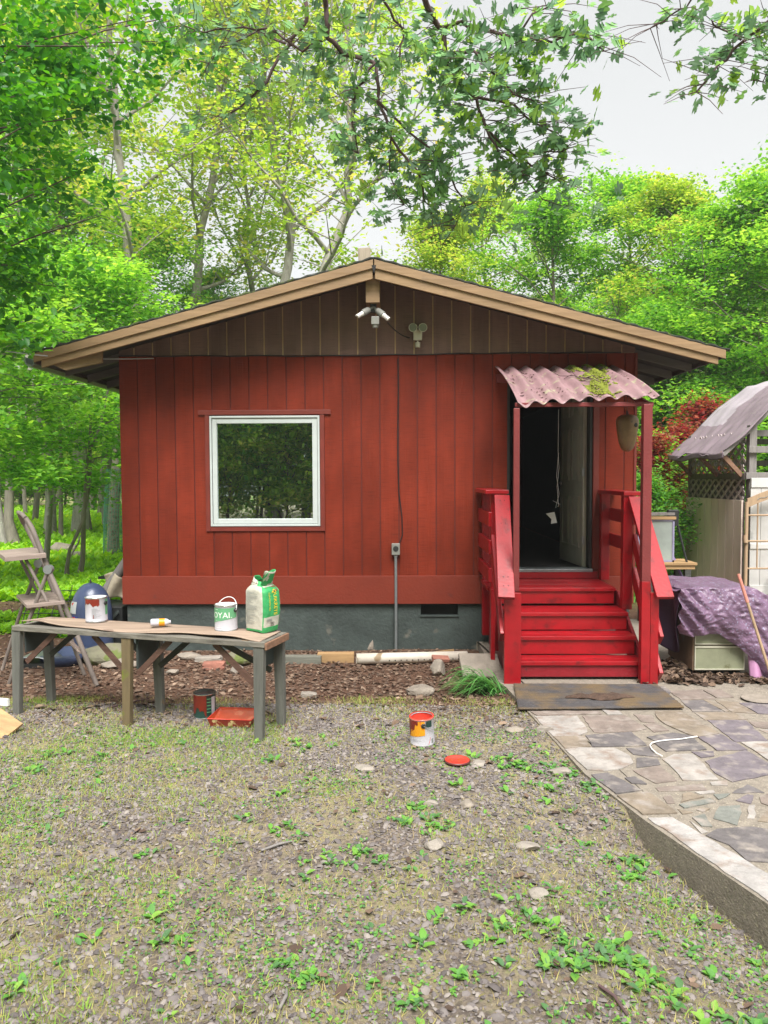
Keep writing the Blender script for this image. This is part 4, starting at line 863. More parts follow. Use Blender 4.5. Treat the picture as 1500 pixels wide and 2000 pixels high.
# ---------------------------------------------------------------- things at the left corner of the cabin
def setz(p,dz=0): p=Vector(p); p.z=float(gz(p.x,p.y))+dz; return p
tb=thing('plastic_tub','blue rounded plastic tub with warning stickers stood on end beside the cabin','tub',(-3.13,-.10,-.12))
def tubf(u,v,k=1.):
    # u across -1..1, v up 0..1
    a=(u-.5)*math.pi*1.05; hw=.225*(1-.06*v); top=math.sqrt(max(0,1-max(0,(v-.55)/.45)**2.3))
    return V(hw*math.sin(a)*top*k,-.20*math.cos(a)*top*k+.02,v*.79)
m=MB(); m.grid(tubf,40,36); m.build('tub_shell',M['tub'],tb,fix=False,solid=.008)
for (u0,u1,v0,v1,mt_) in ((.16,.36,.60,.76,'sticker'),(.16,.40,.42,.57,'bluel'),(.19,.35,.435,.52,'sticker'),(.20,.34,.53,.555,'redlt')):
    m=MB(); kk=1.04+(.004 if mt_!='bluel' else 0)+(.002 if mt_=='redlt' else 0); m.grid(lambda u,v:tubf(u0+(u1-u0)*u,v0+(v1-v0)*v,kk),8,6); m.build('sticker',M[mt_],tb,fix=False)
m=MB(); q=tubf(.27,.72,1.022); m.tube([q+V(0,0,0),q+V(-.001,-.002,0)],.022,16); m.build('sticker_emblem',M['redlt'],tb)
m=MB(); m.tube([(0,-.0,.78),(0,0,.81),(0,0,.835)],[.012,.01,.003],8); m.build('bolt',M['steel'],tb)
t_=thing('plastic_basin','low dark blue basin lying on the dirt under the table left end','basin',setz((-3.22,-.62,0))); m=MB(); m.lathe([(.0,.02),(.16,.02),(.24,.13),(.26,.13),(.18,0),(0,0)],(0,0,0),30); m.build('basin_bowl',M['tub'],t_)
t_=thing('metal_hood','dark metal hood with grey top lying beside the blue tub','hood',setz((-3.42,-.75,0))); m=MB()
m.grid(lambda u,v:V(-.19*math.cos(u*math.pi),-.14+.28*v,.10*math.sin(u*math.pi)**.6+.02),16,4); m.build('hood_shell',M['galv'],t_,fix=False,solid=.006); m=MB(); m.box((-.17,-.12,.0),(.17,.12,.05)); m.build('hood_base',M['steel'],t_)
t_=thing('wire_rack','rusty black wire rack leaning behind the blue tub','rack',setz((-3.9,.5,0))); m=MB()
for k in range(4): m.tube([(-.35,k*.1,.18+k*.12),(.35,k*.1,.18+k*.12)],.006,6)
for k in range(5): m.tube([(-.33+k*.165,-.02,.05),(-.33+k*.165,.34,.60)],.005,6)
m.build('rack_wires',M['steel'],t_)
pt=thing('patio_table','low black metal table at the corner of the cabin','table',(-3.10,1.05,-.12)); m=MB()
for k in range(8): m.box((-.30,-.22+k*.055,.72),(.45,-.185+k*.055,.735))
m.box((-.31,-.23,.705),(.46,-.21,.738)); m.box((-.31,.20,.705),(.46,.22,.738)); m.build('tabletop',M['steel'],pt)
for x_,y_ in ((-.22,-.2),(-.2,.18),(.4,-.2),(.4,.18)): m=MB(); m.tube([(x_,y_,.71),(x_-.05*(1 if x_<0 else -1)*-1,y_,0)],.012,8); m.build('leg',M['steel'],pt)
t_=thing('wire_basket','black wire basket standing on the low black table','basket',(-2.95,1.15,.625)); m=MB()
for k in range(6): m.tube([(-.16,-.1,.02+k*.035),(.2,-.1,.09+k*.05)],.006,6)
m.tube([(-.16,-.1,0),(-.16,-.1,.2)],.007,6); m.tube([(.1,-.1,0),(.1,-.1,.3)],.007,6); m.build('basket_wires',M['steel'],t_)
t_=thing('rolled_canvas','beige rolled canvas leaning at the cabin corner','canvas roll',(-3.0,.35,-.1)); m=MB(); m.tube([(-.22,0,.50),(-.06,.02,.72),(.12,.03,.98)],[.055,.06,.055],14); m.build('roll',M['greyw'],t_)
m=MB(); m.grid(lambda u,v:V(-.14+u*.36,-.03+.05*math.sin(u*9+v*4),.80-.32*v*(1-.35*u)+.03*math.sin(u*7)),20,14); m.build('loose_cloth',M['cloth'],t_,fix=False,solid=.004)
t_=thing('gap_filler','black box added to fill the dark gap beside the foundation','crate',setz((-3.05,.30,0))); m=MB(); m.box((-.17,-.2,0),(.19,.3,.46)); m.build('box_body',M['steel'],t_,bevel=.01); m=MB(); m.bar((-.17,-.24,.05),(.16,-.24,.42),.02,.035); m.build('box_strut',M['gusset'],t_)  # black box added where the corner is only a dark space

# ---------------------------------------------------------------- rocks, bricks, timber on the ground
import bmesh
def rock(name,label,cat,loc,size,mt_,rz=0,seed=0,flat=1.,box=0.,group=None):
    b=bmesh.new(); bmesh.ops.create_icosphere(b,subdivisions=3,radius=1)
    rr=random.Random(seed); off=Vector((rr.uniform(0,50),rr.uniform(0,50),rr.uniform(0,50)))
    pl_=[(Vector((rr.gauss(0,1),rr.gauss(0,1),rr.gauss(0,1))).normalized(),rr.uniform(.55,.85)) for _ in range(9)]
    for v in b.verts:
        p=v.co.copy()
        if box:
            mx=max(abs(p.x),abs(p.y),abs(p.z)); p=p.lerp(p/mx*.95,box)
        for n_,d_ in (pl_ if not box>.6 else []):
            e=p.dot(n_)-d_
            if e>0: p-=n_*e
        p*=1+.10*mnoise.noise(p*1.6+off)+.035*mnoise.noise(p*5+off)
        v.co=Vector((p.x*size[0]/2,p.y*size[1]/2,p.z*size[2]/2))
    me=bpy.data.meshes.new(name); b.to_mesh(me); b.free(); me.materials.append(mt_)
    o=bpy.data.objects.new(name,me); COL.objects.link(o); q=Vector(loc); o.location=(q.x,q.y,float(gz(q.x,q.y))+size[2]*.32 if len(loc)<4 else loc[2]); o.rotation_euler=(rr.uniform(-.1,.1),rr.uniform(-.1,.1),rz)
    return tag(o,label,cat,group)
def rk(px,py,size,mt_,name,label,cat='rock',rz=0,seed=0,box=0.,z=-.04,group=None):
    p=P(px,py,z=z); return rock(name,label,cat,(p.x,p.y,p.z),size,M[mt_],rz,seed,1,box,group)
rk(822,1355,(.26,.17,.11),'stone','rock','flat topped grey rock left of the strap-leaved plant',seed=1,box=.5)
rk(713,1506,(.13,.09,.045),'stone2','rock','small pale stone alone on the gravel, left of the yellow can',seed=2,z=0)
rk(855,1312,(.17,.14,.20),'stone','rock','rounded upright stone in front of the white drain pipe',seed=3)
rk(722,1268,(.15,.1,.24),'stone','rock','grey pointed stone leaning on the foundation behind the pipe',seed=4,z=-.1)
rk(217,1290,(.66,.36,.24),'mossrock','rock','large mossy boulder beyond the table legs',seed=5,z=-.08)
rk(235,1300,(.40,.22,.12),'stone','rock','pale flat rock against the mossy boulder',seed=6,z=-.07)
rk(465,1293,(.34,.22,.20),'mossrock','rock','mossy tan rock behind the right end of the table',seed=7,z=-.07)
rk(462,1312,(.16,.12,.10),'stone2','rock','small grey-white rock in front of the mossy tan rock',seed=8,z=-.06)
rk(418,1302,(.23,.12,.10),'brick','brick','red brick lying beside rocks beyond the table','brick',rz=.1,seed=9,box=.85,z=-.06)
rk(408,1287,(.30,.14,.07),'stone2','paving_slab','thin grey slab lying behind the red brick','slab',seed=10,box=.7,z=-.08)
rk(336,1315,(.13,.15,.08),'stone','rock','small tan rock seen between the middle table legs',seed=11,z=-.06)
rk(370,1283,(.28,.14,.10),'stone','rock','brownish rock near the wall between the middle legs',seed=22,z=-.08)
rk(520,1290,(.22,.14,.08),'stone','rock','dark flat rock by the wall past the table right leg',seed=12,z=-.08)
rk(603,1366,(.14,.07,.05),'stone2','wood_block','short greenish-grey block on the dirt right of the table','block',seed=13,box=.85)
rk(850,1657,(.11,.08,.06),'stone2','rock','pale pinkish rock on the gravel in the lower middle',seed=14,z=0)
rk(1005,1432,(.14,.09,.05),'stone','bark_chunk','brown chunk of bark near the path edge','bark chunk',seed=15,z=-.02)
rk(1030,1655,(.13,.08,.05),'stone2','rock','flat grey stone among weeds in the lower right gravel',seed=16,z=-.02)
rk(1052,1765,(.10,.07,.05),'stone2','rock','rounded pale stone low in the gravel near the path',seed=17,z=-.03)
rk(932,1496,(.12,.09,.04),'stone2','rock','pale stone just right of the red lid',seed=18,z=0)
rk(912,1575,(.10,.08,.05),'stone','rock','brownish stone below the red lid',seed=19,z=0)
rk(838,1572,(.11,.06,.035),'stone2','rock','thin pale stone left of the brownish stone below the lid',seed=20,z=0)
rk(1090,1524,(.18,.09,.05),'stone2','rock','long pale stone by the weeds at the path edge',seed=21,z=-.05)
rk(1062,1437,(.14,.08,.06),'stone2','rock','pale wedge stone against the left edge of the path',seed=23,z=-.04)
rk(52,1648,(.0,.0,.0),'stone','rock','x') if 0 else None
m=MB(); m.box((-.085,-.04,-.005),(.085,.04,.035)); o=m.build('brick',M['brick'],bevel=.006); o.location=P(860,1289,z=.0); o.location.z=.0; o.rotation_euler=(.3,.1,.2); tag(o,'brown brick resting on the rounded upright stone','brick')
m=MB(); m.box((-.19,-.02,-.15),(.19,.02,.15)); o=m.build('stone_slab',M['stone'],bevel=.008); o.location=P(938,1313,z=-.03); o.location.z=.03; o.rotation_euler=(R(-58),.05,.12); tag(o,'square grey slab leaning on the dirt beside the steps','slab')
rk(967,1300,(.09,.13,.30),'stone','rock','upright grey stone wedged between slab and red newel post',seed=33,z=-.04,box=.3)
m=MB(); m.box((-.19,-.05,-.05),(.19,.05,.05)); o=m.build('wood_block',M['lumber'],bevel=.004); o.location=P(656,1284,z=-.06); o.location.z=-.06; o.rotation_euler=(0,0,.03); tag(o,'tan rotted wood block by the left end of the drain pipe','block')
m=MB(); m.box((-.20,-.05,-.05),(.20,.05,.045)); o=m.build('wood_block',M['greylum'],bevel=.004); o.location=P(590,1287,z=-.06); o.location.z=-.07; tag(o,'grey wood block left of the tan wood block','block')
m=MB(); m.bar(P(830,1280,y=-.16),P(887,1272,y=-.16),.02,.05); tag(m.build('board',M['lumber']),'thin yellowish board end lying behind the drain pipe','board')
# perforated drain pipe
a_=P(696,1284,z=-.02); c_=P(912,1277,z=-.02); a_.z=c_.z=-.045; a_.z=-.035
dp=thing('drain_pipe','dirty white perforated drain pipe lying along the foundation','pipe',a_)
m=MB(); dv=c_-a_; m.tube([V(0,0,0),dv*.5,dv],.052,20,cap=False); m.build('pipe_wall',M['pvc'],dp,solid=.006,fix=False); m=MB()
nr=V(dv.y,-dv.x,0).normalized()
for k in range(13): q=dv*(.29+k*.052)+nr*.0535+V(0,0,-.012); m.tube([q-nr*.004,q+nr*.0012],.0065,10)
m.build('drain_holes',M['black'],dp)
# broken timber at the picture's left edge
t_=thing('broken_crate','split tan wooden boards of a broken crate at the left foot of the table','crate',P(-12,1440,z=-.01))
m=MB(); m.bar((-.22,.08,.20),(.13,-.03,.03),.22,.022,up=(.2,-.6,1)); m.build('board',M['lumber'],t_); m=MB(); m.bar((-.24,-.06,.10),(.04,-.10,-.0),.16,.02,up=(.2,-1,.5)); m.build('board',M['rustw'],t_)
m=MB(); m.bar((-.30,.2,.22),(.06,.1,.22),.02,.05); m.build('batten',M['whitem'],t_)
# white cord on the paving
m=MB(); m.tube([P(1000+u/3,1330+v/3,z=.016) for u,v in ((880,440),(850,425),(820,400),(808,378),(820,362),(860,352),(920,345),(990,340),(1050,330),(1085,325))],.0045,6); tag(m.build('cord',M['bonewhite']),'short white cord curled on the paving stones','cord')
for a_,c_,lb in (((545,1975),(560,1935),'pale dry stick standing out near the bottom edge'),((1170,1925),(1225,1985),'thin brown stick on weeds in the lower right'),((510,1662),(570,1645),'grey curved stick on the gravel, left of centre'),((210,1382),(290,1362),'thin dark stick under the table on the dirt'),((1040,1735),(1090,1738),'dark straight twig lying against the concrete edge')):
    p0=P(*a_,z=.01); p1=P(*c_,z=.01); p0.z=float(gz(p0.x,p0.y))+.012; p1.z=float(gz(p1.x,p1.y))+.014; md_=p0.lerp(p1,.5)+V(.01,.012,.004); m=MB(); m.tube([p0,md_,p1],[.006,.007,.004],6); tag(m.build('stick',M['twig'] if 'dark' in lb or 'brown' in lb else M['greyw']),lb,'stick')

# ---------------------------------------------------------------- cabinet, tarp, rake handle
cb=thing('old_cabinet','old beige metal cabinet standing by the steps under a purple tarp','cabinet',(3.11,-1.19,0))
m=MB(); m.box((2.885,-1.49,.055),(3.34,-.86,.79)); bl(m,'carcass',M['cabside'],cb)
m=MB(); m.box((2.895,-1.512,.075),(3.335,-1.491,.285)); bl(m,'drawer',M['cabinet'],cb); m=MB(); m.box((2.895,-1.512,.30),(3.335,-1.491,.78)); bl(m,'door',M['cabinet'],cb)
m=MB()
for a_,c_ in (((2.893,-1.520,.270),(3.337,-1.513,.285)),((2.893,-1.520,.070),(3.337,-1.513,.080)),((2.893,-1.520,.081),(2.900,-1.513,.269)),((3.329,-1.520,.081),(3.337,-1.513,.269)),((2.893,-1.520,.300),(2.900,-1.513,.78)),((2.90,-1.520,.300),(3.337,-1.513,.308))): m.box(a_,c_)
bl(m,'trim',M['cream'],cb,bevel=0); m=MB(); m.box((2.90,-1.46,-.02),(3.33,-.88,.054)); bl(m,'plinth',M['black'],cb)
# tarp: u along the front, v from the back of the top over the front edge and down
lowpx=[(1298,1150),(1310,1185),(1318,1215),(1330,1238),(1352,1243),(1376,1238),(1402,1237),(1420,1250),(1440,1262),(1470,1290),(1490,1328),(1500,1338),(1530,1340),(1600,1345)]
lows=[P(a,c,y=-1.56) for a,c in lowpx]; lx=[q.x for q in lows]; lz=[q.z for q in lows]
def tarpf(u,v):
    x=2.72+u*1.25; zl=float(np.interp(x,lx,lz)); zt=.815-.10*max(0,(x-3.30))**1.0-.5*max(0,x-3.42); 
    zt=max(zt,.25); zl=min(zl,zt-.05); 
    if v<.35:
        t_=v/.35; y=-.80-.70*t_; z=zt+.01*sn(x*8,t_*5); z-=.05*max(0,(2.87-x)/.15)
    else:
        t_=(v-.35)/.65; z=zt+(zl-zt)*t_; bul=.05+.10*math.sin(math.pi*min(1,t_*1.0))*(.6+.4*sn(x*6,1)); y=-1.50-bul-.10*t_*max(0,x-3.3)*2
    e=.009*(1-abs(mnoise.noise(Vector((x*11+z*7,z*3.2-x*2,3))))*2)+.008*(1-abs(mnoise.noise(Vector((x*7-z*19,z*8+x*8,5))))*2)+.005*abs(mnoise.noise(Vector((x*34,z*34,5))))+.04*mnoise.noise(Vector((x*3.5+z*3,z*2.5,7)))+.022*abs(mnoise.noise(Vector((x*6+z*5,z*2.,11))))+.006*abs(math.sin((x*1.0+z*.85)*17+2*mnoise.noise(Vector((x*4,z*4,0)))))*(v>.35)
    fold=.012*math.sin((x*1.2+z)*42)*max(0,min(1,(2.98-x)/.2))
    amp=1. if v>.3 else .35
    return V(x+fold*.6,y-(e*.62+fold)*amp*2.2,z+(e*.4 if v<.35 else 0))
tp=thing('tarp','crinkled purple tarp draped over the old cabinet','tarp',(3.3,-1.2,0))
m=MB(); m.grid(tarpf,150,130); bl(m,'tarp_sheet',M['tarp'],tp,bevel=0,fix=False,solid=.003)
def tside(u,v):
    y=-1.52+u*.72; z=.80-v*(.50+.22*u+.06*math.sin(u*7)); return V(2.80-.05*math.sin(u*8+v*3)-.05*v,y,z)
m=MB(); m.grid(tside,40,40); bl(m,'side_flap',M['tarpdk'],tp,bevel=0,fix=False,solid=.003)  # side flap, darker purple than the main sheet
def tlow(u,v): return V(3.36+u*.30-.02*v,-1.50-.05*math.sin(u*9)-.12*v,.34-.32*v-.03*math.sin(u*8))
m=MB(); m.grid(tlow,30,20); bl(m,'lower_flap',mat('tarp_pink',(.36,.17,.30),.5,.2),tp,bevel=0,fix=False,solid=.003)
a_=P(1442,1121,y=-1.80); c_=P(1530,1395,y=-1.97); rkx=thing('rake_handle','long wooden pole with pink tip leaning on the purple tarp','pole',c_); m=MB(); m.tube([a_.lerp(c_,.20)-c_,V(0,0,0)],[.012,.013],10); m.build('shaft',M['headb'],rkx); m=MB(); m.tube([a_-c_,a_.lerp(c_,.205)-c_],[.0135,.0145],10); m.build('grip',M['pink'],rkx)
t_=thing('glass_dish','pale flat dish lying on the paving in front of the tarp','dish',P(1483,1369,z=.004)+V(0,.03,.004)); m=MB(); m.lathe([(0,0),(.11,.001),(.125,.008),(.12,.010),(.10,.005),(0,.004)],(0,0,0),30); m.build('dish',M['stone'],t_)
# leaf pile beside the cabinet
n=900; pp=np.stack([rng.normal(2.78,.17,n),rng.normal(-1.42,.13,n)],1); h=.10*np.exp(-((pp[:,0]-2.76)**2+(pp[:,1]+1.3)**2)/.02); zz=np.maximum(0.0,h*rng.random(n))+.01
n2=500; p2=np.stack([rng.uniform(2.6,3.45,n2),rng.normal(-1.62,.06,n2)],1); pp=np.vstack([pp,p2]); zz=np.concatenate([zz,rng.uniform(.006,.03,n2)]); n+=n2
keep=pp[:,1]>-1.85; pp=pp[keep]; zz=zz[keep]; n=len(pp)
tag(scatter('leaf_pile',leafv,leaff,np.stack([pp[:,0],pp[:,1],zz+0.0],1),rotm(n,tilt=1.1),rng.uniform(.05,.11,n),litm,rng.random(n)*.75),'brown dead leaves drifted between the steps and the cabinet','leaves',kind='stuff')

# ---------------------------------------------------------------- behind the cabinet: table, tank, poles, chain link
tt=thing('garden_table','small weathered table carrying a glass tank behind the steps','table',(3.50,1.0,-.1))
m=MB(); m.box((-.32,-.22,.84),(.30,.24,.87)); m.box((-.30,-.20,.79),(.28,.20,.838)); m.build('tabletop',M['lumber'],tt,bevel=.003)
for x_,y_ in ((-.24,-.16),(.2,-.16),(-.24,.16),(.2,.16)): m=MB(); m.box((x_-.035,y_-.035,0),(x_+.035,y_+.035,.79)); m.build('leg',M['braced'],tt)
tk=thing('glass_tank','dirty glass fish tank with lilac frame on the small table','fish tank',(3.38,1.0,.772)); m=MB(); m.box((-.26,-.13,.01),(.16,.13,.50)); m.build('glass',M['tankg'],tk)
m=MB()
for a_,c_ in (((-.265,-.14,0),(.17,.14,.02)),((-.265,-.14,.49),(.17,.14,.515)),((-.265,-.14,.0),(-.245,-.12,.5)),((.148,-.14,0),(.17,-.12,.5)),((.148,.12,0),(.17,.14,.5))): m.box(a_,c_)
m.build('frame',M['tankf'],tk)
for k,(mt_,lb) in enumerate((('lumber','tan board lying on top of the fish tank'),('greyw','grey weathered board topmost on the fish tank'))):
    m=MB(); m.bar((3.12,.92,1.305+k*.04),(3.56,.95,1.30+k*.05),.2-.06*k,.035); tag(m.build('board',M[mt_],bevel=.003),lb,'board')
t_=thing('lawn_tool','black pole with a square black head leaning by the fish tank','tool',(3.85,.8,-.1)); m=MB(); m.tube([(0,0,.0),(-.12,.05,.75),(-.27,.12,1.42)],.014,8); m.build('pole',M['steel'],t_); m=MB(); m.box((-.37,.08,1.30),(-.24,.14,1.50)); m.build('head',M['steel'],t_,bevel=.01)
m=MB(); m.tube([P(1293,1040,y=1.2),P(1338,1140,y=1.0)],.016,8); tag(m.build('pole',M['purple']),'slanting purple pole behind the black one','pole')
cl=thing('chain_link_gate','rusty chain link gate between the shrubs and the shelter','gate',(5.0,4.6,-.1))
m=MB(); m.tube([(-.25,0,.2),(-.25,0,1.28),(.6,0,1.28),(.6,0,.2),(-.25,0,.2)],.022,10); m.build('gate_frame',M['galv'],cl); m=MB()
for k in range(14):
    for sg in (-1,1):
        x0_=-.25+k*.13-(.4 if sg>0 else 0); 
        pts=[(max(-.25,min(.6,x0_+sg*t_*.55)),0,.2+t_*1.08) for t_ in np.linspace(0,1,12)]; pts=[q for i,q in enumerate(pts) if i==0 or q[0]!=pts[i-1][0]]
        if len(pts)>1: m.tube(pts,.004,4)
m.build('wire_mesh',M['galv'],cl)
# ---------------------------------------------------------------- shelter on the right
SHX,SY0,SY1=5.03,2.30,4.35
sh=thing('shelter','open garden shelter with mauve fabric roof, lattice side and pinkish panel','shelter',(6.0,3.3,0))
prof=[(4.70,2.11),(4.72,2.14),(5.1,2.50),(5.5,2.90),(5.97,3.24),(6.4,3.36),(6.9,3.32),(7.5,2.9),(8.1,2.1)]
def canf(u,v):
    k=u*(len(prof)-1); i=min(int(k),len(prof)-2); t_=k-i; x=prof[i][0]+(prof[i+1][0]-prof[i][0])*t_; z=prof[i][1]+(prof[i+1][1]-prof[i][1])*t_; y=SY0-.05+v*(SY1+.1-SY0)
    sag=.06*math.sin(math.pi*v)*math.sin(math.pi*min(1,u*1.2)); e=.035*mnoise.noise(Vector((x*1.5+y*1.5,y*5-x*3,2)))+.02*mnoise.noise(Vector((x*5,y*6,5)))
    return V(x,y+.05*math.sin(u*20)*(v<.01),z-sag+e-.03*math.sin(v*9)*(u<.05))
m=MB(); m.grid(canf,80,40,mf=lambda i,j:1 if (j>17+ .28*i and i>22) else 0); bl(m,'fabric_roof',[M['canopy'],M['canopy2']],sh,bevel=0,fix=False,solid=.004)
m=MB(); m.grid(lambda u,v:V(4.70-.015*math.sin(u*15),SY0-.05+u*(SY1-SY0+.1),2.13-.09*v-.02*math.sin(u*11)),40,4); bl(m,'fabric_hem',M['canopy'],sh,bevel=0,fix=False,solid=.003)
for y_ in (SY0+.02,SY1-.05):
    m=MB()
    for i in range(1,len(prof)-1): m.bar((prof[i][0],y_,prof[i][1]-.05),(prof[i+1][0],y_,prof[i+1][1]-.05),.05,.06)
    bl(m,'roof_arch',M['greyw'],sh)
for x_,y_,h_ in ((5.13,SY0+.05,2.5),(5.06,SY1-.05,2.45),(7.8,SY0+.05,2.4),(7.8,SY1-.05,2.4)): m=MB(); m.box((x_-.05,y_-.05,-.15),(x_+.05,y_+.05,h_)); bl(m,'post',M['greyw'],sh)
for a_,c_ in (((5.02,SY0-.02,1.80),(7.9,SY0-.02,1.80)),((5.05,SY0-.03,2.16),(7.8,SY0-.03,2.14)),((5.1,SY0+.3,2.40),(7.8,SY0+.3,2.38)),((5.04,SY0,1.79),(5.04,SY1,1.79)),((5.1,SY1,2.35),(7.8,SY1,2.35)),((5.1,SY1,2.0),(7.8,SY1,2.0))): m=MB(); m.bar(a_,c_,.05,.09); bl(m,'beam',M['greyw'],sh)
for y_ in (SY0+.1,3.2,SY1-.12): m=MB(); m.bar((4.72,y_,2.12),(5.02,y_,1.80),.05,.06); bl(m,'brace',M['rustw'],sh)
m=MB(); 
for k in range(20):
    for sg in (-1,1):
        y0_=SY0-1.7+k*.22; a_=[]; 
        for t_ in (0,1):
            pass
        z0_,z1_=1.42,2.40; dy=(z1_-z0_)*1.5*sg; ya,yb=(y0_,y0_+dy) if sg>0 else (y0_+1.2,y0_+1.2+dy)
        lo,hi=0.,1.
        for lim,s2 in ((SY0+.04,1),(SY1-.04,-1)):
            fa=(ya-lim)*s2; fb=(yb-lim)*s2
            if fa<0 and fb<0: hi=-1
            elif fa<0: lo=max(lo,-fa/(fb-fa))
            elif fb<0: hi=min(hi,fa/(fa-fb))
        if hi-lo<.03: continue
        q0=V(SHX+.01*sg,ya+(yb-ya)*lo,z0_+(z1_-z0_)*lo); q1=V(SHX+.01*sg,ya+(yb-ya)*hi,z0_+(z1_-z0_)*hi); m.bar(q0,q1,.008,.040,up=(0,1,0))
bl(m,'lattice',M['lattice'],sh,bevel=0)
m=MB(); m.box((SHX+.03,SY0+.1,-.1),(SHX+.04,SY1-.05,1.75)); bl(m,'inner_panel',M['greyw'],sh,bevel=0)
m=MB(); yy=np.linspace(SY0,SY1-.0,9)
for a_,c_ in zip(yy[:-1],yy[1:]): m.box((SHX-.045,a_+.006,-.12),(SHX-.025,c_-.006,1.46-.004*(a_-SY0)))
bl(m,'side_panel',M['panel'],sh,bevel=0); m=MB(); m.box((SHX-.028,SY0,-.12),(SHX-.02,SY1,1.44)); bl(m,'panel_backing',M['panelgap'],sh,bevel=0)
vf=thing('vinyl_fence','white vinyl fence panel closing the front of the shelter','fence',(6.4,2.22,0)); m=MB(); m.box((5.05,2.16,1.64),(8.2,2.21,1.77)); m.box((5.05,2.16,.17),(8.2,2.21,.30)); m.box((5.05,2.16,.80),(8.2,2.205,.87)); bl(m,'rail',M['vinyl'],vf)
m=MB()
for k in range(22): m.box((5.05+k*.143,2.175,.30),(5.05+k*.143+.138,2.195,1.64))
bl(m,'boards',M['vinyl'],vf,bevel=.002)
hb=thing('headboard','tan wooden arched headboard with spindles leaning on the white fence','headboard',(5.5,2.0,.12))
x0_,x1_=P(1455,1100,y=2.0).x,P(1455,1100,y=2.0).x+1.15
m=MB(); m.tube([(x0_,1.98,.12),(x0_+.02,2.02,1.45)],.024,10); m.tube([(x0_-.005,1.975,.9),(x0_-.005,1.99,1.0)],.03,10); bl(m,'post',M['headb'],hb,bevel=0); m=MB(); m.tube([(x1_,1.98,.12),(x1_,2.02,1.45)],.024,10); bl(m,'post',M['headb'],hb,bevel=0)
def arc(z0_,h_,u): return z0_+h_*math.sin(math.pi*u)
m=MB(); us=np.linspace(0,1,13)
for u0,u1 in zip(us[:-1],us[1:]):
    xa,xb=x0_+.02+(x1_-x0_-.04)*u0,x0_+.02+(x1_-x0_-.04)*u1; za,zb=arc(1.37,.16,u0),arc(1.37,.16,u1); m.add([(xa,2.0,za),(xb,2.0,zb),(xb,2.0,zb+.12),(xa,2.0,za+.12),(xa,2.03,za),(xb,2.03,zb),(xb,2.03,zb+.12),(xa,2.03,za+.12)],[(0,1,2,3),(7,6,5,4),(0,4,5,1),(2,6,7,3)])
bl(m,'arched_top',M['headb'],hb,bevel=0)
m=MB()
for k in range(30):
    u=.12+k*.026; m.tube([(x0_+.02+1.1*u,1.997,arc(1.42,.16,u)+.012*math.sin(k*1.3)),(x0_+.02+1.1*(u+.02),1.997,arc(1.42,.16,u+.02)+.012*math.sin((k+1)*1.3))],.005,5)
bl(m,'carved_scroll',M['txtg'],hb,bevel=0)
for z_ in (1.27,.92,.55): m=MB(); m.tube([(x0_,2.01,z_),(x1_,2.01,z_)],.012,8); bl(m,'crossbar',M['headb'],hb,bevel=0)
for k in range(1,7): x_=x0_+k*(x1_-x0_)/7; m=MB(); m.tube([(x_,2.01,.55),(x_,2.015,arc(1.37,.16,k/7))],.010,8); bl(m,'spindle',M['headb'] if k%2 else M['rustw'],hb,bevel=0)
t_=thing('round_stove_lid','round pale dish of debris lying beyond the tarp','dish',(4.25,.4,.30)); m=MB(); m.lathe([(0,0),(.2,0),(.23,.05),(.24,.05),(.21,-.01),(0,-.012)],(0,0,0),26); m.build('dish',M['sticker'],t_)
t_=thing('debris_crate','dark low crate beyond the purple tarp','crate',(4.3,.4,-.1)); m=MB(); m.box((-.35,-.25,0),(.5,.3,.38)); m.build('box_body',M['gusset'],t_,bevel=.01)
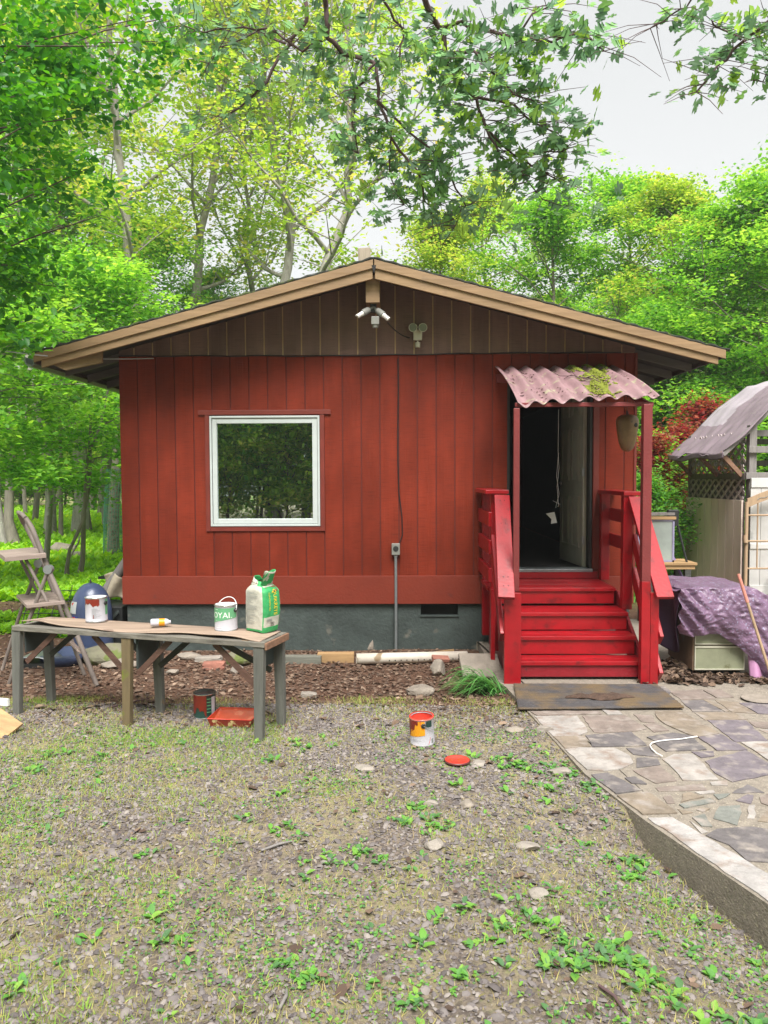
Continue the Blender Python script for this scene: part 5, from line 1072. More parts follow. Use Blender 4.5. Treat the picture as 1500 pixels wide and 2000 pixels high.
# ---------------------------------------------------------------- trees
LEAFQ=np.array([(0,0,0),(.32,.5,.10),(0,1,0),(-.32,.5,.10)]); LEAFQF=np.array([(0,1,2),(0,2,3)])
def grow(rg,H,cb,cr,tr,nb,lean=.3,droop=0.,up=.5,wig=.25,sub=6,shape='dome'):
    """returns trunk/limb tubes and twig points"""
    m=MB(); pts=[]; x=y=0.; n=14; ph=rg.uniform(0,6)
    for i in range(n+1):
        t_=i/n; pts.append(V(x,y,H*t_*.96)); x+=rg.normal(0,wig)*H/n*.35+lean*math.cos(ph)/n*1.; y+=rg.normal(0,wig)*H/n*.35+lean*math.sin(ph)/n
    rad=[tr*(1-.85*(i/n))+(.35*tr if i==0 else 0) for i in range(n+1)]
    m.tube(pts,rad,9)
    tw=[]
    for b in range(nb):
        t_=(cb/H)+(1-cb/H)*((b+.5)/nb)**.9; t_=min(.97,t_); k=t_*n; i=min(int(k),n-1); base=pts[i].lerp(pts[i+1],k-i)
        u=(t_-cb/H)/(1-cb/H); prof=(math.sin(math.pi*(.18+.80*u))**.8 if shape=='dome' else (1-.55*u))
        Lb=cr*prof*rg.uniform(.75,1.15); az=b*2.4+rg.uniform(-.5,.5); el=up*(.5+u)+rg.uniform(-.2,.25)
        d=V(math.cos(az)*math.cos(el),math.sin(az)*math.cos(el),math.sin(el)); q=base.copy(); bp_=[q.copy()]; ns=6
        for s_ in range(ns):
            q=q+d*Lb/ns; d=(d+V(rg.normal(0,.16),rg.normal(0,.16),rg.normal(0,.12)-droop*.12+.03)).normalized(); bp_.append(q.copy())
        r0=tr*(1-.8*t_)*.5
        m.tube(bp_,[max(.008,r0*(1-.8*s_/ns)) for s_ in range(ns+1)],6)
        for s_ in range(sub):
            k2=1.2+s_*(ns-1.2)/sub; i2=min(int(k2),ns-1); q0=bp_[i2].lerp(bp_[i2+1],k2-i2); az2=rg.uniform(0,2*math.pi); d2=(d*.5+V(math.cos(az2),math.sin(az2),rg.uniform(-.25,.5))).normalized(); L2=Lb*.42*rg.uniform(.6,1.2)
            q1=q0+d2*L2*.5+V(0,0,.03); q2=q0+d2*L2+V(0,0,-.05*droop)
            m.tube([q0,q1,q2],[max(.005,r0*.3),max(.004,r0*.2),.004],4,cap=False)
            tw+= [q0.lerp(q1,.6),q1,q1.lerp(q2,.5),q2]
        tw+=bp_[3:]
    return m,np.array([tuple(p) for p in tw])
def leaves(rg,tw,n,size,spread,lay=.8,shape=LEAFQ,faces=LEAFQF,tilt=.9,droop=0):
    # leaves sit in small sprays: every twig point carries some sprays, every spray some leaves
    ns=max(1,n//14); tw=tw[rg.random(len(tw))<.62]; c=tw[rg.integers(0,len(tw),ns)]+rg.normal(0,1,(ns,3))*np.array([spread,spread,spread*.6])
    ct=rg.random(ns)
    i=rg.integers(0,ns,n); p=c[i]+rg.normal(0,1,(n,3))*np.array([size*1.5,size*1.5,size*.7])*lay
    t_=np.clip(ct[i]*.7+rg.random(n)*.45-.08,0,1)
    rot=rotm(n,rg,tilt=tilt); 
    if droop: rot=rot@np.array([[1,0,0],[0,math.cos(-droop),-math.sin(-droop)],[0,math.sin(-droop),math.cos(-droop)]])
    return p,rot,rg.uniform(.65,1.25,n)*size,t_
PROTO={}
def proto(key,seed,H,cb,cr,tr,nb,nl,size,spread,lf,bk,**k):
    rg=np.random.default_rng(seed); lk={a:k.pop(a) for a in list(k) if a in('lay','tilt','droop2','shape_','faces_')}
    m,tw=grow(rg,H,cb,cr,tr,nb,**k)
    p,rt,sc,tt_=leaves(rg,tw,nl,size,spread,lay=lk.get('lay',.9),tilt=lk.get('tilt',.95),droop=lk.get('droop2',0))
    PROTO[key]=(m,bk,p,rt,sc,tt_,LF[lf])
MESH={}
def tree(key,name,label,loc,rz=0,sc=1.,group=None,lf=None,cat='tree'):
    t_=thing(name,label,cat,setz((loc[0],loc[1],0),-.05),rz,group); t_.scale=(sc,sc,sc*random.uniform(.95,1.08))
    m,bk,p,rt,s_,tt_,lm=PROTO[key]
    if key not in MESH:
        a=m.build('trunk',M[bk],None,fix=False); c=scatter('crown',LEAFQ,LEAFQF,p,rt,s_,lm,tt_); MESH[key]=(a.data,c.data); bpy.data.objects.remove(a); bpy.data.objects.remove(c)
    da,dc=MESH[key]
    a=bpy.data.objects.new('trunk',da); COL.objects.link(a); a.parent=t_
    kk=(key,lf)
    if lf and kk not in MESH: d2=dc.copy(); d2.materials.clear(); d2.materials.append(LF[lf]); MESH[kk]=d2
    c=bpy.data.objects.new('crown',MESH[kk] if lf else dc); COL.objects.link(c); c.parent=t_
    return t_
proto('tall',11,17,5.5,3.6,.17,20,13000,.15,.34,'yellow','barkg',lean=1.0,up=.8)
proto('tall2',12,18,7,4.2,.20,20,12000,.16,.36,'bright','barkg',lean=.6,up=.9,wig=.5)
proto('maple',13,12,2.8,3.8,.14,24,24000,.135,.24,'bright','bark',lean=.4,up=.4)
proto('dense',14,11.5,2.0,3.8,.15,28,27000,.14,.24,'mid','bark',lean=.2,up=.55)
proto('sapling',15,6.2,1.7,2.1,.05,20,15000,.115,.22,'bright','bark',lean=.5,up=.15,droop=.3)
proto('shrub',16,2.6,.25,1.2,.035,18,11000,.085,.17,'mid','twig',lean=.2,up=.7)
proto('redbush',17,2.9,.9,.42,.03,14,6000,.075,.13,'redl','twig',lean=.1,up=1.0)
proto('reach',18,16,6,5.0,.22,16,7500,.15,.40,'yellow','barkg',lean=2.,up=.8,wig=.9)
def at(px,Z): 
    """ground spot under photo column px at distance Z in front of the camera"""
    r,u,f=AX; d=f+r*(px-750)/F; k=Z/float(d@f); return (CAM[0]+d[0]*Z,CAM[1]+d[1]*Z)
TL=[ # key, px, dist, scale, rz, leaf, name, label
('maple',30,21,1.0,0,None,'maple_tree','bright green maple at the far left above the step ladder'),
('maple',170,25,1.0,2,'mid','maple_tree','darker green tree left of the roof, right behind the ferns'),
('tall',95,24,1.0,1,None,'forest_tree','tall thin yellow-green tree high above the left maples'),
('tall2',215,27,1.0,4,None,'forest_tree','tall tree with straight grey trunk above the left eave'),
('tall',300,19,1.0,3,None,'forest_tree','slender yellow-green tree rising left of the roof ridge'),
('tall2',385,23,1.02,0.5,'yellow','forest_tree','tall airy tree above the middle of the left roof slope'),
('reach',480,20,1.0,5.2,None,'forest_tree','leaning grey-stemmed tree left of the ridge block'),
('tall2',585,22,1.0,2.2,'yellow','forest_tree','thick grey forked tree just left of the ridge block'),
('reach',640,25,.9,1.4,'yellow','forest_tree','thin tree with bent limbs right behind the ridge block'),
('maple',300,23,.80,1.2,None,'maple_tree','rounded bright maple low behind the left roof slope'),
('maple',430,26,.72,3.3,None,'maple_tree','rounded maple low behind the middle of the left slope'),
('maple',700,27,.74,2.6,'yellow','maple_tree','yellowish maple low behind the ridge'),
('dense',560,30,.62,.6,'bright','maple_tree','dense green tree low to the left of the ridge'),
('dense',860,20,.70,0,'yellow','maple_tree','leafy tree behind the right roof slope near the ridge'),
('maple',960,24,.86,1.9,'yellow','maple_tree','yellow-green tree behind the middle of the right slope'),
('dense',1075,21,.84,2.8,'bright','maple_tree','dense green tree behind the right roof slope'),
('maple',1200,23,.92,4.2,None,'maple_tree','tall rounded tree at the lowest point of open sky'),
('dense',1300,20,.78,1.1,'yellow','maple_tree','dense tree above the right eave tip'),
('maple',1400,18,.72,.4,None,'maple_tree','leafy tree behind the mauve shelter roof'),
('dense',1500,17,.76,3.7,'bright','maple_tree','tall tree on the right edge above the shelter'),
('dense',1580,19,.92,5,'bright','maple_tree','tallest tree at the right edge of the picture'),
('sapling',150,15,1.05,2,None,'sapling','spreading sapling between ladder and netted trunk'),
('sapling',-40,13,1.1,4,None,'sapling','leafy sapling cut by the left edge'),
]
for key,px,Zd,sc,rz,lf,nm,lb in TL: tree(key,nm,lb,at(px,Zd),rz,sc,'trees round the cabin',lf)
# farther wood, one behind the other
rgf=np.random.default_rng(5); k=0
for row,(Z0_,n_) in enumerate(((31,9),(38,9),(47,10))):
    for i in range(n_):
        px=-80+(i+rgf.uniform(.2,.8))*1680/n_; 
        key=['maple','dense','tall','tall2'][rgf.integers(0,4)] if px<700 else ['maple','dense'][rgf.integers(0,2)]
        side='left' if px<700 else 'right'
        if px<260 and row==0: continue
        Hn={'maple':12,'dense':11.5,'tall':17,'tall2':18}[key]; lim=(.20 if px<640 else (.20 if px<1080 else .24+max(0,px-1250)*.0003)); sc=min(1.0,(lim*Z0_+1.8)/Hn)
        tree(key,'forest_tree',('one of the far trees in the wood left of the ridge' if side=='left' else 'one of the far trees in the wood right of the ridge'),at(px,Z0_+rgf.uniform(-2.5,2.5)),rgf.uniform(0,6),sc,'far trees in the wood on the '+side,['mid','bright','yellow'][rgf.integers(0,3)])
for i in range(16):
    tree('shrub','far_shrub','one of the pale green bushes far back under the left trees',at(-70+i*21+rgf.uniform(-8,8),rgf.uniform(40,58)),rgf.uniform(0,6),rgf.uniform(1.8,3.2),'far bushes under the left trees',['bright','yellow','mid'][i%3],cat='bush')
for i in range(10):
    tree('shrub','far_shrub','one of the bushes far back beyond the shelter and fence',at(1230+i*34,rgf.uniform(24,36)),rgf.uniform(0,6),rgf.uniform(1.5,2.6),'far bushes beyond the shelter',['bright','mid'][i%2],cat='bush')
for i,(px,Zd) in enumerate(((-160,24),(-300,30),(-420,22),(-560,28),(-230,40),(-480,40),(-700,34),(1680,26),(1800,32),(1950,26),(1740,40))):
    tree(['maple','dense'][i%2],'forest_tree','one of the trees of the wood beyond the picture on the '+('left' if px<0 else 'right'),at(px,Zd),i,.95,'trees beside the picture on the '+('left' if px<0 else 'right'),['bright','mid'][i%2])
# bare trunks standing in the ferns
BT=[(5,21,.20),(50,34,.16),(68,30,.20),(88,16.5,.11),(118,23,.12),(128,14.7,.07),(155,24,.45),(195,33,.20),(105,40,.22),(40,44,.20),(185,46,.2)]
LBT=['brown trunk at the left edge of the wood','thin grey trunk left of the ladder hoop in the wood','grey trunk just right of the thin grey one','pale trunk rising behind the ladder hoop','short grey trunk left of the thickest trunk','crooked leaning sapling stem right of the ladder','thickest dark trunk standing in the ferns','slim dark trunk left of the netted one']
for i,(px,Zd,wd) in enumerate(BT):
    x_,y_=at(px,Zd); rg=np.random.default_rng(100+i); m=MB(); pts=[V(0,0,-.3)]; q=V(0,0,0)
    ln=.25 if i!=5 else .35
    for k in range(8): q=q+V(rg.normal(0,.13)+ln*.12*(1 if i==5 else rg.choice([-1,1])),rg.normal(0,.05),1.5 if i!=5 else .6); pts.append(q.copy())
    m.tube(pts[:1]+[V(0,0,.02),V(0,0,.25)]+pts[1:],[wd*1.05,wd*.85,wd*.6]+[wd*.5*(1-.08*k)*(1+.08*math.sin(k*2.3+i)) for k in range(8)],12)
    t_=thing('tree_trunk',LBT[i] if i<len(LBT) else 'one of the slim far trunks deep in the left wood','tree',setz((x_,y_,0)),0,'trunks in the left wood'); m.build('trunk',M['bark' if i%3 else 'barkg'],t_,fix=False)
    tw=np.array([tuple(p) for p in pts[5:]]); nl=900; c=tw[rg.integers(0,len(tw),nl)]+rg.normal(0,.6,(nl,3)); scatter('crown',LEAFQ,LEAFQF,c,rotm(nl,rg,1.),rg.uniform(.08,.14,nl),LF['bright'],rg.random(nl),t_)
# netted tree at the cabin corner
x_,y_=P(221,1090,z=-.15).xy; nt_=thing('netted_tree','pale leaning trunk wrapped in green netting next to the cabin corner','tree',setz((x_,y_,0)))
Zn=(y_-CAM[1]); pts=[P(a,c,y=y_)-V(x_,y_,float(gz(x_,y_))) for a,c in ((220,1110),(221,1080),(222,1000),(226,930),(232,870),(238,800),(243,700),(246,560))]
m=MB(); m.tube(pts,[.19,.15,.13,.125,.12,.115,.11,.09],16); m.build('trunk',M['barkl'],nt_,fix=False)
m=MB()
for k in range(26):
    z_=.05+k*.085; c_=V(*[float(np.interp(z_,[p.z for p in pts],[p[j] for p in pts])) for j in (0,1)],z_); m.tube([c_+V(math.cos(a)*(.22+.03*math.sin(a*3+k)),math.sin(a)*.22,.03*math.sin(a*5+k)) for a in np.linspace(0,2*math.pi,17)],.005,4,cap=False)
for a in np.linspace(0,2*math.pi,23)[:-1]: m.tube([V(float(np.interp(z_,[p.z for p in pts],[p.x for p in pts]))+math.cos(a)*.225,float(np.interp(z_,[p.z for p in pts],[p.y for p in pts]))+math.sin(a)*.225,z_) for z_ in np.linspace(.02,2.2,9)],.005,4,cap=False)
m.tube([V(.30,.0,0),V(.34,0,1.2),V(.36,0,2.4)],.02,6)
m.build('netting',M['galvg'],nt_,fix=False)
rg=np.random.default_rng(44); tw=np.array([tuple(p) for p in pts[4:]]); nl=5000; c=tw[rg.integers(0,len(tw),nl)]+rg.normal(0,.7,(nl,3))*[1,1,.6]+[0,0,.8]; scatter('crown',LEAFQ,LEAFQF,c,rotm(nl,rg,1.),rg.uniform(.07,.12,nl),LF['bright'],rg.random(nl),nt_)
# shrubs and red bushes to the right
for key,px,Zd,sc,rz,lb,nm,lf in (('shrub',1268,12.5,.72,0,'green shrub filling the gap beside the porch post','shrub',None),('shrub',1312,14.8,.85,2,'leafy shrub behind the chain link gate','shrub','bright'),('shrub',1250,14,1.0,3,'green shrub hidden behind the right awning post','shrub','bright'),
  ('shrub',1395,16,1.25,3,'bright shrub behind the shelter lattice','shrub','bright'),('shrub',1490,17,1.3,1,'shrub seen through the open shelter','shrub','bright'),
  ('redbush',1262,13.2,.88,0,'red-leaved bush close beside the gourd and post','red_bush',None),('redbush',1302,14.2,1.0,1,'tall red-leaved bush under the right eave','red_bush',None),('redbush',1362,15.2,1.25,2,'red-leaved bush behind the left end of the fabric roof','red_bush',None),
  ('sapling',1420,19,.95,1,'bright sapling above the fabric roof','sapling',None),('sapling',1330,17,.95,4,'bright sapling under the right eave tip','sapling',None),('sapling',1270,18,1.0,2,'bright sapling behind the right wall corner','sapling',None)):
    tree(key,nm,lb,at(px,Zd),rz,sc,None,lf,cat='bush' if 'bush' in nm or nm=='shrub' else 'tree')
# trees behind the photographer, mirrored in the window
for i,(x_,y_,key,sc) in enumerate(((-6.6,-15,'shrub',1.5),(-5.7,-15.4,'shrub',1.7),(-4.9,-14.8,'shrub',1.4),(-4.0,-15.3,'shrub',1.7),(-3.2,-14.9,'shrub',1.5),(-1.5,-15.2,'shrub',1.6),(-2.2,-15.5,'shrub',1.8),(-.6,-17,'sapling',1.3),(1.6,-16,'shrub',1.9),(-4.3,-16,'sapling',1.3),(-3,-18.5,'sapling',1.5),(3.2,-17,'sapling',1.4),(.3,-20,'shrub',2.6),(-2,-21,'shrub',2.6),(-4.5,-20,'shrub',2.6),(-7,-18,'shrub',2.6),(2.6,-21,'shrub',2.6),(-1,-27,'dense',1.3),(-5,-25,'dense',1.3),(4.5,-27,'dense',1.4),(-9,-27,'dense',1.4),(-8,-19,'dense',1.2),(-3.5,-22,'maple',1.2),(.6,-24,'dense',1.3),(5,-20,'maple',1.1),(-13,-22,'dense',1.2),(9,-24,'dense',1.2),(-6,-29,'dense',1.5),(3,-31,'dense',1.5),(-12,-14,'maple',1.1))):
    tree(key,'forest_tree','one of the trees and bushes standing across the yard, mirrored in the window',(x_,y_),i,sc,'trees across the yard',['yellow','bright'][i%2])

# near broad-leaved tree at the left
rg=np.random.default_rng(77)
def near_tree():
    t_=thing('near_tree','large near broad-leaved tree with dark limbs filling the upper left corner','tree',setz((-6.3,-1.3,0)))
    m=MB(); m.tube([V(0,0,-.3),V(.05,0,1.5),V(-.1,.1,3.2),V(.1,.1,5),V(.3,0,8)],[.22,.17,.15,.12,.05],14); m.build('trunk',M['bark'],t_,fix=False)
    tw=[]
    targets=[(30,40,7.2),(120,60,7.6),(220,90,7.4),(300,30,7.8),(60,180,6.8),(150,230,7.2),(40,250,6.2),(80,330,6.8),(170,330,7.6),(30,420,6.6),(120,440,7.3),(60,520,7.),(200,420,8.2),(20,600,7.2),(110,560,7.8),(230,170,8.),(350,80,8.6),(10,120,6.4),(-60,300,6.5),(-80,100,6.6),(-60,500,6.9),(400,20,8.8),(170,140,8.5),(90,110,8.8),(20,330,8.4),(120,300,8.8),(60,480,8.8)]
    for i,(px,py,Zd) in enumerate(targets):
        e=P(px,py,y=CAM[1]+Zd)-t_.location; b0=V(.0,.05,max(2.6,min(6.5,e.z*.75-.3))); mid=b0.lerp(e,.5)+V(rg.normal(0,.2),0,rg.uniform(-.3,.7)); pts=[b0,b0.lerp(mid,.5)+V(0,0,.12),mid,mid.lerp(e,.5)+V(0,0,.1),e]
        bb=MB(); bb.tube(pts,[.022,.018,.013,.008,.004],7); bb.build('branch',M['twig'],t_,fix=False)
        for q in range(10):
            t2=.45+.6*q/10; k_=min(3.99,t2*4*.97); i0=int(k_); c=pts[i0].lerp(pts[i0+1],k_-i0); tw.append(c+V(rg.normal(0,.22),rg.normal(0,.3),rg.normal(-.05,.16)))
        tw.append(e)
    tw=np.array([tuple(p) for p in tw]); n=14000; p,rt,sc,tt_=leaves(rg,tw,n,.088,.15,lay=.9,tilt=1.25)
    LV=np.array([(0,0,0),(.27,.30,.08),(.24,.65,.06),(0,1,-.06),(-.24,.65,.06),(-.27,.30,.08)]); LFc=np.array([(0,1,2,3),(0,3,4,5)])
    scatter('crown',LV,LFc,p,rt,sc,LF['dark'],tt_,t_)
near_tree()
# pin oak: trunk behind the photographer, limbs reaching overhead
def oakleaf():
    half=[(0,0),(.02,.03),(.03,.14),(.17,.15),(.36,.28),(.20,.34),(.13,.42),(.38,.50),(.52,.72),(.25,.66),(.15,.74),(.24,.86),(.22,.97),(.10,.92),(0,1.08)]
    L_=[(-x_,y_,.01+abs(x_)*.03-.08*y_*y_) for x_,y_ in half[1:-1]][::-1]; R_=[(x_,y_,.01+abs(x_)*.03-.08*y_*y_) for x_,y_ in half[1:-1]]
    mid=[(0,y_,-.10*y_*y_) for x_,y_ in half]
    vs=[(0,0,0)]+R_+[(0,1.02,-.1)]+mid[1:-1]; nR=len(R_)
    vs+= [(-x_,y_,z_) for x_,y_,z_ in R_]
    f=[]; o_m=nR+2; o_l=nR+2+len(mid)-2
    def Mi(i): return 0 if i==0 else (nR+1 if i==nR+1 else o_m+i-1)
    def Ri(i): return 0 if i==0 else (nR+1 if i==nR+1 else i)
    def Li(i): return 0 if i==0 else (nR+1 if i==nR+1 else o_l+i-1)
    for i in range(nR+1):
        for K in (Ri,Li):
            a=[K(i),K(i+1),Mi(i+1),Mi(i)]; f.append(a if K is Ri else a[::-1])
    tri=[]
    for a in f:
        u=[]; [u.append(q) for q in a if q not in u]
        if len(u)==3: tri.append(u)
        elif len(u)==4: tri+= [[u[0],u[1],u[2]],[u[0],u[2],u[3]]]
    return np.array(vs),np.array(tri)
OV,OF=oakleaf()
def oak():
    t_=thing('pin_oak','near oak with drooping lobed leaves and bare twigs against the open sky','tree',setz((1.2,-10.6,0)))
    L0=t_.location
    m=MB(); m.tube([V(0,0,-.3),V(0,0,1.5),V(-.1,.0,3.5),V(-.1,.15,5.6),V(-.2,.3,9)],[.30,.23,.2,.17,.1],16); m.build('trunk',M['bark'],t_,fix=False)
    def W(px,py,Zd): return P(px,py,y=CAM[1]+Zd)-L0
    limbs=[ # px,py,dist points, radius
     ([(700,-500,2.6),(800,-120,4.2),(832,10,4.6),(862,60,4.7),(868,110,4.7),(890,160,4.75),(930,192,4.8),(950,250,4.8),(975,300,4.75)],.020),
     ([(560,-400,3.4),(620,-80,4.6),(636,10,4.9),(640,70,4.9),(670,105,5.),(735,122,5.),(740,200,5.),(765,270,5.),(820,340,5.)],.020),
     ([(480,-300,4.0),(590,-60,5.3),(600,40,5.3),(560,90,5.4),(520,160,5.4),(480,200,5.4),(440,230,5.5)],.016),
     ([(862,60,4.7),(900,40,4.6),(950,60,4.6),(1010,75,4.55),(1080,80,4.5),(1130,60,4.5),(1180,100,4.5)],.011),
     ([(868,110,4.7),(930,100,4.6),(960,140,4.6),(1000,180,4.6),(1050,200,4.6)],.008),
     ([(930,192,4.8),(1000,200,4.8),(1040,240,4.8),(1090,260,4.75)],.008),
     ([(735,122,5.),(700,170,5.),(690,240,5.1),(700,300,5.1)],.008),
     ([(740,200,5.),(800,260,5.),(850,300,5.),(880,350,5.),(860,400,5.)],.007),
     ([(950,250,4.8),(1000,300,4.8),(1060,330,4.8),(1100,360,4.8)],.007),
     ([(640,70,4.9),(590,100,5.),(540,60,5.),(480,50,5.1),(400,60,5.2),(340,40,5.2)],.008),
     ([(560,90,5.4),(500,60,5.4),(430,90,5.4),(400,140,5.4)],.007),
     ([(700,-200,4.),(720,-60,4.6),(760,20,4.7),(790,60,4.8),(780,110,4.8)],.010),
     ([(1010,75,4.55),(1040,30,4.5),(1080,10,4.5)],.006),
     ([(1250,-500,2.8),(1500,-200,4.2),(1560,-20,4.5),(1500,40,4.5),(1450,80,4.5),(1400,130,4.5),(1360,180,4.5)],.014),
     ([(1500,40,4.5),(1520,100,4.5),(1490,160,4.5)],.008),([(1450,80,4.5),(1420,60,4.5),(1390,40,4.5)],.005),
     ([(1250,-500,2.8),(1380,-120,4.2),(1350,0,4.5),(1310,30,4.5),(1270,55,4.5)],.006),
     ([(975,300,4.75),(1020,340,4.8),(1060,390,4.9)],.005),([(820,340,5.),(830,390,5.1),(850,430,5.1)],.005),([(880,350,5.),(910,400,5.),(890,440,5.)],.005),([(765,270,5.),(760,340,5.1),(790,400,5.1)],.005),([(1000,300,4.8),(1070,300,4.8),(1110,290,4.8)],.005)]
    tips=[]
    for pts,r in limbs:
        q=[W(*p_) for p_ in pts]; qq=[]
        for i in range(len(q)-1):
            for s_ in range(3): qq.append(q[i].lerp(q[i+1],s_/3)+V(rg.normal(0,.008),rg.normal(0,.008),rg.normal(0,.006)))
        qq.append(q[-1]); n=len(qq); b=MB(); b.tube(qq,[r*(1-.75*i/n)+.0015 for i in range(n)],7); b.build('branch',M['twig'],t_,fix=False)
        st_=3 if pts[0][1]>-50 else 8
        for i in range(min(st_,n-2),n): tips.append((qq[i],i/n))
    # twigs
    tw=[]; b=MB()
    for q,tt in tips:
        for _ in range(3 if tt>.3 else 2):
            az=rg.uniform(0,6.3); Lt=rg.uniform(.10,.38)
            e=q+V(math.cos(az)*Lt,math.sin(az)*Lt*.6,rg.uniform(-.22,.12)*Lt/.2*.6); md_=q.lerp(e,.5)+V(rg.normal(0,.02),0,.015); b.tube([q,md_,e],[.003,.0022,.0012],4,cap=False)
            tw+= [(q.lerp(e,.5)),e,e,md_]
    b.build('twigs',M['twig'],t_,fix=False)
    tw=np.array([tuple(p) for p in tw])
    # the open-sky gap keeps only sparse leaves
    wpx=[]
    for p_ in tw:
        d=p_+np.array(L0)-CAM; r,u,f=AX; z=d@f; wpx.append((750+F*(d@r)/z,1000-F*(d@u)/z))
    wpx=np.array(wpx); n=2700; i=rg.integers(0,len(tw),n); p=tw[i]+rg.normal(0,.05,(n,3)); ok=~((wpx[i,0]>1210)&(wpx[i,0]<1310))&(rng.random(n)<np.where(wpx[i,0]<600,.42,.80)); ok&=(wpx[i,1]<452); p=p[ok]; n=len(p)
    up_=rotm(n,rg,1.7); tlt=rg.uniform(.2,1.5,n)
    scatter('leaves',OV,OF,p,up_,rg.uniform(.05,.10,n),LF['oak'],rg.random(n)**1.3,t_)
oak()
# thin purple-budded branches high between the oak leaves and behind
# ---------------------------------------------------------------- ground cover
def inpath(x,y): return (x>edge_x(y)-.01)&(y<1.35)
def incab(x,y): return (x>-2.85)&(x<2.85)&(y>-.02)&(y<7.1)
# gravel chips
n=135000; x=rng.uniform(-4.6,2.3,n); y=-2.3-rng.random(n)**1.2*4.2; k=~inpath(x,y)&(rng.random(n)<np.clip(.62+.45*sn(x,y,2.3,6),.2,1)); x,y=x[k],y[k]; n=len(x)
chip=np.array([(-.5,-.1,0),(-.2,-.42,.02),(.4,-.3,0),(.5,.18,.03),(.05,.42,0),(-.38,.28,.02),(-.3,-.05,.28),(.0,-.25,.30),(.3,.0,.26),(.0,.25,.29)]); chf=np.array([(0,1,7),(0,7,6),(1,2,7),(2,8,7),(2,3,8),(3,4,8),(4,9,8),(4,5,9),(5,0,6),(5,6,9),(6,7,8),(6,8,9)])
s=rng.lognormal(-4.0,.40,n).clip(.008,.055); sc=np.stack([s,s*rng.uniform(.5,.9,n),s*rng.uniform(.5,1.0,n)],1)
gmat=rampmat('gravel_chip',[(.08,.068,.068),(.13,.112,.108),(.18,.157,.15),(.235,.205,.19),(.31,.275,.245)],.85)
tag(scatter('gravel',chip,chf,np.stack([x,y,gz(x,y)+rng.uniform(-.002,.006,n)],1),rotm(n,tilt=.6),sc,gmat,rng.beta(1.6,1.9,n)),'loose grey-purple slate gravel covering the yard','gravel',kind='stuff')
# dead leaves
def litpos(n,x0,x1,y0,y1): return rng.uniform(x0,x1,n),rng.uniform(y0,y1,n)
x,y=litpos(13000,-5,1.25,-2.9,.05); k=(rng.random(len(x))<np.clip(.25+litter_amt(x,y)*.9+.1*sn(x,y,3),0,1))&~inpath(x,y)&~incab(x,y); x,y=x[k],y[k]
x2,y2=litpos(9000,-9,-2.9,-.5,5); k=sn(x2,y2,.8,2)>-.35; x,y=np.concatenate([x,x2[k]]),np.concatenate([y,y2[k]])
x3,y3=litpos(600,-4,1.8,-6,-2.6); k=~inpath(x3,y3); x,y=np.concatenate([x,x3[k]]),np.concatenate([y,y3[k]]); n=len(x)
tag(scatter('leaf_litter',leafv,leaff,np.stack([x,y,gz(x,y)+rng.uniform(.002,.02,n)],1),rotm(n,tilt=.55),rng.lognormal(-3.55,.45,n).clip(.012,.08),litm,rng.beta(1.6,2.2,n)),'brown fallen leaves on the bare dirt in front of the cabin wall','leaves',kind='stuff')
# grass
bl_=np.array([(-.5,0,0),(.5,0,0),(.25,.12,.6),(-.25,.12,.6),(0,.45,1.0)]); blf=np.array([(0,1,2),(0,2,3),(3,2,4)])
def blades(name,label,x,y,h0,h1,wd,lf,tint,lean=.9,cat='grass'):
    n=len(x); h=rng.uniform(h0,h1,n); return tag(scatter(name,bl_,blf,np.stack([x,y,gz(x,y)-.004],1),rotm(n,tilt=lean),np.stack([np.full(n,wd)*rng.uniform(.7,1.3,n),h,h],1),LF[lf],tint),label,cat,kind='stuff')
n=230000; x=rng.uniform(-4.4,2.3,n); y=-2.1-rng.random(n)**1.15*4.5; d=sn(x,y,1.7,9)*.6+sn(x,y,5.5,4)*.5; g_=np.clip(.10+.68*d+.30*np.clip((-x+.3)/4,0,1)+.25*np.clip((-y-4.6)/1.5,0,1)+.25*np.clip(-x/2.5,0,1)*np.clip((-y-3.4)/1,0,1)+.5*np.exp(-((y+3.05)/.28)**2)*(x<-.6),0.02,1)
k=(rng.random(n)<g_*1.05+.05)&~inpath(x,y); x,y,g_=x[k],y[k],g_[k]; n=len(x)
blades('grass','thin patchy grass growing through the gravel',x,y,.014,.050,.0048,'grass',np.clip(rng.random(n)*.75+g_*.38-.12,0,1),1.15)
